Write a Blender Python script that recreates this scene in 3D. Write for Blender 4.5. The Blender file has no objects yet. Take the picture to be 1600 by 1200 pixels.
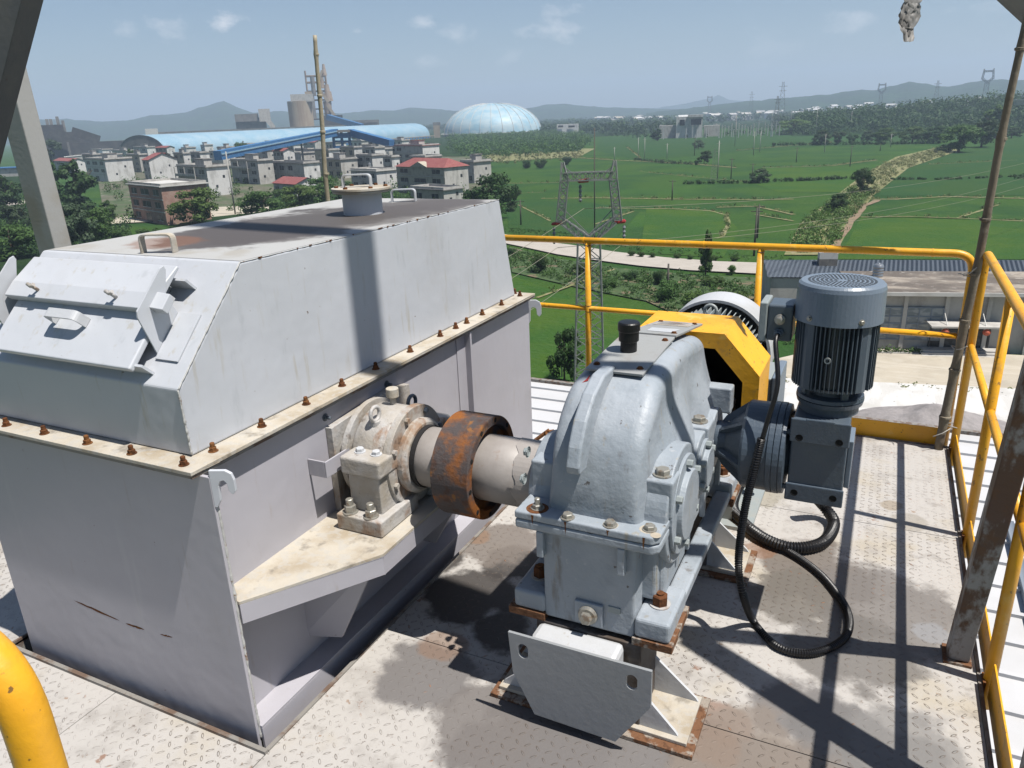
import bpy, bmesh, math, random
from mathutils import Vector, Matrix, noise
S = bpy.context.scene; COL = S.collection
rnd = random.Random(7)
# ------------------------------------------------------------ camera
FPX, YAW, PIT, ROL, HC = 1182.585, 0.461570, 0.337866, -0.039146, 1.9
_f = Vector((-math.sin(YAW)*math.cos(PIT), math.cos(YAW)*math.cos(PIT), -math.sin(PIT)))
_r0 = Vector((math.cos(YAW), math.sin(YAW), 0)); _u0 = _r0.cross(_f)
_r = _r0*math.cos(ROL)+_u0*math.sin(ROL); _u = _r.cross(_f)
CAM = Vector((0, 0, HC))
cd = bpy.data.cameras.new('camera'); co = bpy.data.objects.new('camera', cd); COL.objects.link(co)
cd.sensor_width = 36; cd.lens = FPX/1600*36; cd.clip_start = .05; cd.clip_end = 40000
M = Matrix((_r, _u, -_f)).transposed().to_4x4(); M.translation = CAM; co.matrix_world = M
S.camera = co
def ray(x, y): return _f+_r*((x-800)/FPX)-_u*((y-600)/FPX)
def PZ(x, y, z=0): d = ray(x, y); return CAM+d*((z-HC)/d.z)
def PX(x, y, c): d = ray(x, y); return CAM+d*(c/d.x)
def PY(x, y, c): d = ray(x, y); return CAM+d*(c/d.y)
def PR(x, y, D): d = ray(x, y); return CAM+d*(D/math.hypot(d.x, d.y))      # at horizontal distance D
def pix(P): d = Vector(P)-CAM; w = d.dot(_f); return (800+FPX*d.dot(_r)/w, 600-FPX*d.dot(_u)/w)
G = 1.9-22.5                                                             # level of the fields
# ------------------------------------------------------------ light
sd = Vector((0.44, -0.055, 1.0)).normalized()          # towards the sun
el = math.asin(sd.z); az = math.atan2(sd.x, sd.y)
sl = bpy.data.lights.new('sun', 'SUN'); so = bpy.data.objects.new('sun', sl); COL.objects.link(so)
sl.energy = 5.0; sl.angle = math.radians(.55); sl.color = (1, .955, .89)
so.rotation_euler = (-sd).to_track_quat('-Z', 'Y').to_euler(); so.location = (5, 0, 30)
W = bpy.data.worlds.new('World'); S.world = W; W.use_nodes = True
nt = W.node_tree; N = nt.nodes; Lk = nt.links; N.clear()
out = N.new('ShaderNodeOutputWorld'); bg = N.new('ShaderNodeBackground'); sky = N.new('ShaderNodeTexSky')
sky.sky_type = 'NISHITA'; sky.sun_disc = False; sky.sun_elevation = el; sky.sun_rotation = az
sky.air_density = 1.0; sky.dust_density = .7; sky.ozone_density = 2.6; sky.altitude = 50
bg.inputs[1].default_value = .055
geo = N.new('ShaderNodeTexCoord'); mx = N.new('ShaderNodeMix'); mx.data_type = 'RGBA'
# a few small fair-weather clouds, each a noisy puff round its own direction in the sky
acc = None
def mth(op, a, b=None, c=None, tree=None):
    n = (tree or nt).nodes.new('ShaderNodeMath'); n.operation = op
    for i, v in enumerate((a, b, c)):
        if v is None: continue
        if isinstance(v, (int, float)): n.inputs[i].default_value = v
        else: (tree or nt).links.new(v, n.inputs[i])
    return n.outputs[0]
nz = N.new('ShaderNodeTexNoise'); nz.inputs['Scale'].default_value = 26; nz.inputs['Detail'].default_value = 7; nz.inputs['Roughness'].default_value = .62
mp = N.new('ShaderNodeMapping'); mp.inputs['Scale'].default_value = (1, 1, 1.9)
Lk.new(geo.outputs['Generated'], mp.inputs['Vector']); Lk.new(mp.outputs[0], nz.inputs['Vector'])
for (x, y, w, k) in [(355, 30, 34, 1.0), (262, 42, 32, .62), (198, 48, 24, .45), (558, 46, 14, 1.0), (662, 36, 24, .62), (712, 54, 32, .45), (868, 36, 46, .62),
                     (815, 52, 30, .55), (675, 90, 32, .42), (1325, 32, 40, .5), (440, 58, 20, .28), (1545, 16, 40, .36), (1200, 80, 50, .18), (800, 88, 26, .25)]:
    d = ray(x, y).normalized(); r = w/1183/1.05
    v = N.new('ShaderNodeVectorMath'); v.operation = 'SUBTRACT'; Lk.new(geo.outputs['Generated'], v.inputs[0]); v.inputs[1].default_value = d
    m2 = N.new('ShaderNodeMapping'); Lk.new(v.outputs[0], m2.inputs['Vector']); m2.inputs['Scale'].default_value = (1, 1, 1.8)
    l = N.new('ShaderNodeVectorMath'); l.operation = 'LENGTH'; Lk.new(m2.outputs[0], l.inputs[0])
    a = mth('MULTIPLY_ADD', l.outputs['Value'], -1/r, 1.0)               # 1 at the centre, 0 at the rim
    a = mth('ADD', a, mth('MULTIPLY_ADD', nz.outputs[0], 4.2, -2.3))
    a = mth('MULTIPLY', mth('SMOOTH_MIN', mth('MAXIMUM', a, 0), 1.0, .3), k)
    acc = a if acc is None else mth('MAXIMUM', acc, a)
Lk.new(sky.outputs[0], mx.inputs['A']); mx.inputs['B'].default_value = (14, 13.4, 13.2, 1)
Lk.new(mth('MULTIPLY', mth('MINIMUM', mth('MAXIMUM', acc, 0), 1), .62), mx.inputs['Factor'])
Lk.new(mx.outputs['Result'], bg.inputs[0]); Lk.new(bg.outputs[0], out.inputs[0])
S.view_settings.view_transform = 'Standard'; S.view_settings.look = 'None'; S.view_settings.gamma = 1
S.view_settings.exposure = .72
S.render.engine = 'CYCLES'; S.cycles.max_bounces = 6; S.cycles.diffuse_bounces = 3; S.cycles.volume_bounces = 0
S.cycles.transparent_max_bounces = 6
# ------------------------------------------------------------ materials
MATS = {}; ALB = [.545]
def mat(name, col, rough=.55, metal=0, layers=(), bump=None, spec=.4, lugs=0, stains=(), trans=0, corr=None, vary=0):
    """layers: (colour, scale, lo, hi, amount, stretch(x,y,z)) noise stains laid over the base colour"""
    k_ = ALB[0]; col = tuple(c*k_ for c in col); layers = [(tuple(c*k_ for c in L[0]),)+tuple(L[1:]) for L in layers]; stains = [s[:3]+(tuple(c*k_ for c in s[3]),)+s[4:] for s in stains]
    m = bpy.data.materials.new(name); m.use_nodes = True; t = m.node_tree; n = t.nodes; b = n['Principled BSDF']
    b.inputs['Roughness'].default_value = rough; b.inputs['Metallic'].default_value = metal; b.inputs['Specular IOR Level'].default_value = spec
    g = n.new('ShaderNodeNewGeometry'); pos = g.outputs['Position']
    cur = n.new('ShaderNodeRGB'); cur.outputs[0].default_value = (*col, 1); cur = cur.outputs[0]
    def mix(fac, a, c):
        q = n.new('ShaderNodeMix'); q.data_type = 'RGBA'
        if isinstance(fac, float): q.inputs['Factor'].default_value = fac
        else: t.links.new(fac, q.inputs['Factor'])
        t.links.new(a, q.inputs['A'])
        if isinstance(c, tuple): q.inputs['B'].default_value = (*c, 1)
        else: t.links.new(c, q.inputs['B'])
        return q.outputs['Result']
    def nz(scale, stretch=(1, 1, 1), det=5, off=(0, 0, 0), rgh=.6):
        p = n.new('ShaderNodeMapping'); p.inputs['Scale'].default_value = stretch; p.inputs['Location'].default_value = off
        t.links.new(pos, p.inputs['Vector']); q = n.new('ShaderNodeTexNoise'); q.inputs['Scale'].default_value = scale
        q.inputs['Detail'].default_value = det; q.inputs['Roughness'].default_value = rgh; t.links.new(p.outputs[0], q.inputs['Vector']); return q.outputs[0]
    def ramp(v, lo, hi):
        q = n.new('ShaderNodeMapRange'); q.inputs['From Min'].default_value = lo; q.inputs['From Max'].default_value = hi; q.interpolation_type = 'SMOOTHSTEP'
        t.links.new(v, q.inputs['Value']); return q.outputs[0]
    mm = lambda op, a, b=None, c=None: mth(op, a, b, c, t)
    # everything painted or weathered varies a little
    for i, L in enumerate(layers):
        c, sc, lo, hi, am = L[:5]; st = L[5] if len(L) > 5 else (1, 1, 1)
        cur = mix(mm('MULTIPLY', ramp(nz(sc, st, off=(i*7.3, i*3.1, i)), lo, hi), am), cur, c)
    sep = n.new('ShaderNodeSeparateXYZ'); t.links.new(pos, sep.inputs[0]); X, Y, Z = sep.outputs
    for (sx, sy, sr, c, am) in stains:
        dx = mm('SUBTRACT', X, sx); dy = mm('SUBTRACT', Y, sy)
        d = mm('POWER', mm('ADD', mm('MULTIPLY', dx, dx), mm('MULTIPLY', dy, dy)), .5)
        d = mm('ADD', d, mm('MULTIPLY_ADD', nz(5.0, det=6, off=(sx, sy, 0)), sr*1.5, -sr*.75))
        cur = mix(mm('MULTIPLY', ramp(d, sr, sr*.72), am), cur, c)
    hgt = None
    if bump: hgt = mm('MULTIPLY', nz(bump[0], det=4), bump[1])
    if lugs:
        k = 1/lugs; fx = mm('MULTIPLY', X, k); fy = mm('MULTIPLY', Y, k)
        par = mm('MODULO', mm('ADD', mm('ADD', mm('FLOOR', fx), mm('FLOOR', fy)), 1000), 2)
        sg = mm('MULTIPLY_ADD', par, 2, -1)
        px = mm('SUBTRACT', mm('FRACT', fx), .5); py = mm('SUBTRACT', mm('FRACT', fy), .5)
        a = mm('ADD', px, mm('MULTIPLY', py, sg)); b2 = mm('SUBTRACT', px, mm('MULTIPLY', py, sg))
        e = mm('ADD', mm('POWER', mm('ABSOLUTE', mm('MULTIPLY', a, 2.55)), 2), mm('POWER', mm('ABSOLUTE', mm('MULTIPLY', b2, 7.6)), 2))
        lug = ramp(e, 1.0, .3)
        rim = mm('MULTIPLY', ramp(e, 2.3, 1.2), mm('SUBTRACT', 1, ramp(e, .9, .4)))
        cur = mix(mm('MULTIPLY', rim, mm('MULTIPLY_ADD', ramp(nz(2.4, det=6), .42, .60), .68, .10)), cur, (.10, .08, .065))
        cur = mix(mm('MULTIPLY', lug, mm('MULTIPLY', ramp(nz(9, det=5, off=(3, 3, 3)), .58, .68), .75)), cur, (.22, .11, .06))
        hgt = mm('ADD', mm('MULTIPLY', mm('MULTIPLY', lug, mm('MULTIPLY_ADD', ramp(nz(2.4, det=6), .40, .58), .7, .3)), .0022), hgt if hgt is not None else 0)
    if corr:       # (axis, pitch, height)
        v = {'X': X, 'Y': Y, 'Z': Z}[corr[0]]
        w = mm('SINE', mm('MULTIPLY', v, 2*math.pi/corr[1]))
        hgt = mm('ADD', mm('MULTIPLY', w, corr[2]), hgt if hgt is not None else 0)
    if hgt is not None:
        bp = n.new('ShaderNodeBump'); bp.inputs['Strength'].default_value = 1; bp.inputs['Distance'].default_value = 1
        t.links.new(hgt, bp.inputs['Height']); t.links.new(bp.outputs[0], b.inputs['Normal'])
    if vary:
        oi = n.new('ShaderNodeObjectInfo'); hs = n.new('ShaderNodeHueSaturation'); t.links.new(cur, hs.inputs['Color'])
        t.links.new(mm('MULTIPLY_ADD', oi.outputs['Random'], vary, 1-vary/2), hs.inputs['Value'])
        t.links.new(mm('MULTIPLY_ADD', oi.outputs['Random'], vary*.06, .5-vary*.03), hs.inputs['Hue']); cur = hs.outputs[0]
    t.links.new(cur, b.inputs['Base Color'])
    if trans:
        tr = n.new('ShaderNodeBsdfTranslucent'); t.links.new(cur, tr.inputs[0]); ms = n.new('ShaderNodeMixShader'); ms.inputs[0].default_value = trans
        t.links.new(b.outputs[0], ms.inputs[1]); t.links.new(tr.outputs[0], ms.inputs[2]); t.links.new(ms.outputs[0], n['Material Output'].inputs[0])
    MATS[name] = m; return m
RUST = (.17, .06, .022); RUSTD = (.06, .028, .016); DIRT = (.24, .19, .13); V = (7, 7, .8)
mat('white_paint', (.74, .76, .79), .42, layers=[((.50, .49, .45), 2.2, .45, .75, .55), ((.44, .36, .24), 9, .62, .72, .35, V), ((.3, .2, .13), 60, .70, .76, .7)], bump=(30, .0012))
mat('hood_paint', (.76, .79, .845), .45, layers=[((.68, .71, .755), 1.8, .45, .75, .6), ((.60, .55, .44), 4, .58, .72, .5, V), ((.2, .13, .08), 34, .715, .74, .8), ((.50, .53, .56), 14, .6, .75, .4, (1, 1, .3)), ((.85, .87, .90), 55, .64, .7, .35), ((.52, .50, .46), 1.1, .55, .75, .35)], bump=(1.7, .011))
mat('casing_paint', (.62, .605, .66), .45, layers=[((.56, .545, .60), 1.5, .45, .7, .6), ((.50, .44, .38), 5, .60, .74, .45, V), ((.2, .12, .08), 38, .72, .75, .8), ((.70, .69, .72), 3, .6, .72, .4, (4, 4, .5)), ((.45, .43, .42), 1.3, .55, .75, .4)], bump=(1.7, .010))
mat('weld_paint', (.66, .66, .64), .5, layers=[((.30, .17, .09), 26, .60, .66, .9), ((.45, .43, .40), 9, .5, .66, .6)], bump=(90, .002))
mat('dust_top', (.56, .55, .50), .8, layers=[((.13, .11, .105), 1.2, .0, .2, 1.0), ((.2, .17, .15), 14, .5, .7, .35, (1, 5, 1)), ((.33, .16, .07), 9, .70, .73, .6)], bump=(60, .0008))
mat('cream_dirty', (.70, .64, .54), .75, layers=[((.46, .37, .25), 5, .4, .68, .8), ((.26, .23, .19), 11, .55, .7, .7), ((.62, .6, .56), 30, .5, .6, .5)], bump=(90, .0015))
mat('bearing_paint', (.66, .64, .62), .55, layers=[((.50, .43, .33), 5, .38, .64, .8), ((.36, .19, .09), 9, .52, .66, .8, (1, 1, .5)), ((.20, .15, .12), 30, .62, .7, .6)], bump=(45, .004))
mat('shaft_steel', (.50, .46, .43), .5, layers=[((.34, .30, .27), 4, .4, .7, .7), ((.3, .17, .09), 12, .62, .74, .5)], bump=(60, .0006))
mat('rust_ring', (.12, .10, .098), .75, layers=[((.37, .13, .03), 5, .46, .58, .95), ((.48, .20, .04), 11, .55, .64, .7), ((.12, .05, .025), 22, .5, .7, .6), ((.36, .15, .03), 34, .62, .72, .6)], bump=(70, .003), spec=.2)
mat('rust', (.19, .075, .032), .85, layers=[((.31, .14, .05), 14, .45, .62, .7), ((.07, .035, .02), 40, .5, .65, .7)], bump=(80, .003), spec=.15)
mat('rust_edge', (.26, .13, .07), .85, layers=[((.5, .46, .40), 16, .5, .58, .8), ((.12, .06, .035), 50, .5, .65, .7)], bump=(90, .004), spec=.15)
mat('bolt_zinc', (.56, .54, .48), .38, .55, layers=[((.34, .2, .1), 40, .52, .66, .6)])
mat('gear_paint', (.42, .475, .53), .5, layers=[((.52, .57, .63), 3, .42, .62, .8), ((.44, .38, .27), 4.5, .60, .72, .6, V), ((.10, .075, .06), 24, .665, .70, .85), ((.30, .34, .39), 9, .56, .72, .5), ((.62, .64, .66), 40, .64, .70, .5), ((.16, .12, .085), 8, .62, .70, .55, (1, 1, .22)), ((.34, .16, .06), 15, .68, .72, .8, (1, 1, .5))], bump=(14, .006))
mat('gear_top_plate', (.46, .47, .465), .5, layers=[((.33, .27, .22), 8, .55, .7, .7)], bump=(60, .001))
mat('reducer_paint', (.105, .14, .185), .38, layers=[((.15, .18, .20), 4, .45, .7, .6), ((.25, .23, .2), 22, .70, .78, .5)], bump=(60, .0015))
mat('motor_paint', (.12, .155, .195), .36, layers=[((.18, .20, .215), 3, .45, .7, .6), ((.3, .28, .25), 30, .72, .78, .4)], bump=(60, .0006))
mat('cowl_paint', (.24, .30, .375), .36, layers=[((.28, .34, .41), 3, .45, .7, .6), ((.2, .16, .13), 30, .73, .78, .5)], bump=(60, .0006))
mat('mainmotor_paint', (.42, .47, .475), .45, layers=[((.5, .5, .46), 5, .5, .7, .6), ((.3, .2, .12), 26, .70, .75, .6)], bump=(60, .001))
mat('yellow', (1.22, .60, .03), .42, layers=[((1.02, .48, .03), 4, .42, .66, .8), ((.40, .22, .07), 26, .645, .68, .85), ((1.2, .80, .22), 12, .56, .72, .5), ((.16, .09, .04), 42, .655, .685, .85), ((.50, .30, .10), 9, .60, .70, .5)], bump=(40, .0012))
mat('plate_grey', (.40, .42, .44), .5, layers=[((.38, .40, .41), 3, .45, .68, .7), ((.2, .14, .1), 40, .70, .74, .8), ((.55, .56, .56), 12, .6, .72, .4)], bump=(30, .0012))
mat('under_shade', (.17, .155, .145), .7, layers=[((.10, .07, .05), 6, .42, .62, .9), ((.30, .28, .26), 14, .55, .68, .6)], bump=(40, .002))  # dark colour stands in for the shade beneath the gearbox feet
mat('black_rubber', (.012, .012, .014), .42, bump=(90, .0008))
mat('black_hole', (.006, .006, .006), .9)
mat('inside_dark', (.02, .019, .02), .8, bump=(20, .002))
mat('grey_tube', (.36, .37, .375), .5, layers=[((.27, .26, .25), 6, .45, .7, .7), ((.14, .07, .035), 9, .56, .66, .9, (1, 1, .35))], bump=(40, .0012))
mat('column_rusty', (.50, .50, .50), .6, layers=[((.15, .08, .05), 6, .43, .53, .95, (1.6, 1.6, .7)), ((.20, .10, .05), 22, .5, .62, .7)], bump=(40, .003))
mat('brace_paint', (.50, .50, .48), .55, layers=[((.42, .38, .31), 2.5, .46, .66, .8), ((.2, .1, .05), 7, .64, .7, .8, (1, 1, .35))], bump=(40, .0012))
mat('beam_dark', (.13, .135, .14), .6, layers=[((.20, .19, .17), 3, .45, .65, .7), ((.10, .05, .03), 9, .6, .7, .8)], bump=(20, .002))
mat('bamboo', (.30, .25, .18), .7, layers=[((.16, .13, .10), 7, .42, .62, .85, (1, 1, .25)), ((.42, .37, .28), 14, .55, .7, .6)], bump=(50, .003))
mat('bamboo_tan', (.50, .44, .32), .6, layers=[((.25, .2, .12), 5, .48, .66, .7, (1, 1, .4))], bump=(50, .002))
mat('wire_white', (.55, .53, .48), .5)
mat('plastic_rag', (.50, .49, .47), .5, layers=[((.34, .32, .30), 16, .45, .6, .8)], trans=.35)
mat('red_mark', (.55, .05, .04), .5)
stain_shade = []
for (x, y, r) in [(735, 930, .22), (690, 870, .14), (800, 880, .16), (640, 900, .10), (780, 985, .14), (860, 940, .12)]: p = PZ(x, y); stain_shade.append((p.x, p.y, r, (.06, .052, .048), .93))  # dark circles: grime plus painted-in shadow on the deck between casing and gearbox
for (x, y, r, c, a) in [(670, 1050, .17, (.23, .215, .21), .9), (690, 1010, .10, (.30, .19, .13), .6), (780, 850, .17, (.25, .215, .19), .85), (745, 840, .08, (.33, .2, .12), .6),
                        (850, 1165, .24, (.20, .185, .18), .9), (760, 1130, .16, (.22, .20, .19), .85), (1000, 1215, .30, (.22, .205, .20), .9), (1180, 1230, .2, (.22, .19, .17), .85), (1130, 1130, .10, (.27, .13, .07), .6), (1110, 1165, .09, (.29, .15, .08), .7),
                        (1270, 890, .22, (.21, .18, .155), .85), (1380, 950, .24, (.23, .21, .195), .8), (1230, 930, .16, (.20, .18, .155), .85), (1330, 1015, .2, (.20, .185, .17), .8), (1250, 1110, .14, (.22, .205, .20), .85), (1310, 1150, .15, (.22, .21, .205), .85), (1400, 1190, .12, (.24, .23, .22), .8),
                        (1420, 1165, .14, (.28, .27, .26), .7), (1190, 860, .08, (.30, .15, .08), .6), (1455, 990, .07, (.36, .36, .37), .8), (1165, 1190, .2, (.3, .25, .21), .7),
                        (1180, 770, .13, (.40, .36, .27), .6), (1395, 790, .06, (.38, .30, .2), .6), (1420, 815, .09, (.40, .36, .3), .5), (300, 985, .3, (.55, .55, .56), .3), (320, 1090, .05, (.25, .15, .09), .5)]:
    p = PZ(x, y); stain_shade.append((p.x, p.y, r*(1.3 if r > .11 else 1.05), c, min(.95, a+.05)))
mat('deck_paint', (.64, .61, .575), .6, layers=[((.60, .53, .41), 2.3, .5, .68, .75), ((.46, .43, .40), 4, .5, .68, .7), ((.34, .31, .28), 11, .55, .70, .55), ((.3, .22, .16), 34, .64, .70, .7), ((.30, .13, .06), 7, .66, .70, .75), ((.14, .10, .08), 55, .63, .68, .6), ((.36, .20, .10), 18, .67, .71, .6)], bump=(70, .0009), lugs=.036, stains=stain_shade)
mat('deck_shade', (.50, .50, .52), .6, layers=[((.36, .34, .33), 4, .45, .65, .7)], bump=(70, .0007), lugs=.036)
mat('deck_edge', (.34, .32, .29), .7, layers=[((.17, .09, .05), 9, .45, .6, .8)], bump=(60, .002))
# landscape
ALB[0] = .70
mat('brick_red', (.34, .20, .155), .85, layers=[((.44, .31, .25), .8, .4, .65, .7), ((.40, .36, .32), 2.2, .58, .68, .5)])
mat('concrete_wall', (.54, .52, .485), .85, layers=[((.33, .315, .29), .6, .42, .68, .8, (1, 1, .5)), ((.48, .47, .44), 2.5, .5, .65, .5, (1, 1, 3))], vary=.16)
mat('plaster_white', (.70, .69, .67), .85, layers=[((.40, .39, .37), .5, .45, .68, .7, (1, 1, .4))], vary=.14)
mat('facade_grey', (.50, .49, .48), .8, layers=[((.25, .24, .23), .7, .45, .68, .8, (1, 1, .6))], vary=.18)
mat('facade_tan', (.50, .45, .36), .85, layers=[((.28, .24, .19), .9, .45, .68, .7)])
mat('roof_slab', (.27, .255, .24), .9, layers=[((.15, .14, .13), .5, .42, .62, .8)])
mat('roof_white', (.62, .61, .58), .7, layers=[((.50, .48, .44), .5, .45, .65, .7)])
mat('roof_tile_red', (.27, .075, .07), .7, layers=[((.33, .12, .10), .8, .4, .66, .7)], corr=('X', .6, .05))
mat('window_dark', (.022, .025, .03), .35, spec=.3, layers=[((.09, .1, .11), 1.2, .5, .6, .6)])
mat('blue_sheet', (.27, .43, .54), .5, layers=[((.36, .49, .58), .09, .42, .66, .75), ((.40, .50, .56), .03, .5, .66, .5), ((.11, .27, .45), .3, .55, .7, .5, (4, 1, 1))], vary=.02)
mat('blue_deep', (.045, .16, .36), .5, layers=[((.08, .22, .42), .2, .45, .66, .6)])
mat('dome_sheet', (.44, .57, .63), .5, layers=[((.27, .48, .60), .06, .40, .62, .8, (1, 1, 2.4)), ((.50, .60, .62), .12, .5, .66, .6, (1, 1, 3))])
mat('plant_dark', (.05, .05, .052), .85, layers=[((.10, .095, .09), .15, .45, .65, .7)])
mat('plant_grey', (.22, .21, .20), .85, layers=[((.14, .135, .13), .15, .45, .65, .8), ((.30, .28, .25), .4, .55, .7, .5)])
mat('silo_tan', (.40, .33, .24), .85, layers=[((.30, .22, .15), .12, .42, .65, .8, (1, 1, .3))])
mat('tower_tan', (.40, .31, .24), .8, layers=[((.24, .16, .13), .25, .45, .65, .7)])
mat('lattice_steel', (.26, .27, .26), .55, .2, layers=[((.34, .345, .33), 2, .4, .6, .7)])
mat('pole_concrete', (.40, .39, .36), .85)
mat('pole_dark', (.09, .08, .07), .85)
mat('insulator_red', (.42, .035, .04), .4)
mat('insulator_grey', (.22, .23, .24), .3)
mat('wire_pale', (.28, .27, .20), .6)
mat('bark', (.12, .09, .06), .9, bump=(9, .02))
ALB[0] = .78
F = lambda n, c1, c2, c3: mat(n, c1, .6, layers=[(c2, .55, .42, .62, .8), (c3, 1.7, .55, .7, .7)], trans=.3, spec=.25, vary=.35)
F('leaf_dark', (.030, .068, .018), (.05, .10, .024), (.075, .13, .035))
F('leaf_mid', (.055, .11, .024), (.085, .155, .035), (.035, .08, .02))
F('leaf_light', (.085, .155, .03), (.12, .19, .05), (.06, .12, .03))
F('leaf_grey', (.055, .09, .045), (.08, .12, .06), (.04, .07, .03))
F('grass_pale', (.17, .19, .075), (.26, .24, .12), (.09, .14, .04))
ALB[0] = .62
mat('gravel_white', (.72, .71, .69), .9, layers=[((.54, .52, .48), .35, .5, .66, .6), ((.60, .58, .54), 1.2, .5, .62, .5, (1, .2, 1)), ((.30, .27, .22), 1.4, .68, .74, .5)], bump=(8, .02))
mat('yard_beige', (.56, .50, .40), .9, layers=[((.46, .41, .33), .25, .4, .66, .8), ((.66, .60, .50), .5, .5, .62, .6, (.25, 1.6, 1)), ((.34, .30, .24), 1.6, .66, .72, .6), ((.60, .55, .46), .8, .5, .66, .5)])
mat('road_concrete', (.52, .475, .42), .9, layers=[((.45, .41, .355), .5, .4, .66, .8), ((.35, .31, .26), 2, .64, .74, .4)])
mat('heap_grey', (.38, .35, .345), .95, layers=[((.28, .26, .255), 1.2, .4, .64, .8)], bump=(3, .08))
mat('soil', (.26, .18, .115), .95, layers=[((.34, .26, .17), .8, .4, .65, .7), ((.13, .15, .06), .5, .5, .66, .6)])
mat('bund_grass', (.21, .22, .075), .95, layers=[((.34, .28, .17), .9, .42, .62, .8), ((.10, .17, .04), .6, .5, .66, .8)])
mat('white_roof', (.70, .70, .71), .5, layers=[((.58, .57, .56), .5, .45, .7, .6)])
mat('blue_grey_roof', (.25, .29, .34), .55, layers=[((.23, .26, .31), .4, .4, .65, .6)], corr=('X', .45, .05))
mat('stained_roof', (.40, .35, .29), .9, layers=[((.12, .10, .085), .28, .38, .56, .9, (.5, 1, 1)), ((.50, .46, .41), 1.1, .56, .68, .6), ((.22, .18, .15), .9, .5, .64, .6)])
mat('blind_glass', (.20, .24, .26), .3, layers=[((.40, .43, .44), .8, .45, .55, .8, (1, 1, 2.5))])
mat('steel_tank', (.5, .52, .54), .3, .7)
mat('lantern_red', (.62, .13, .06), .6)
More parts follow.
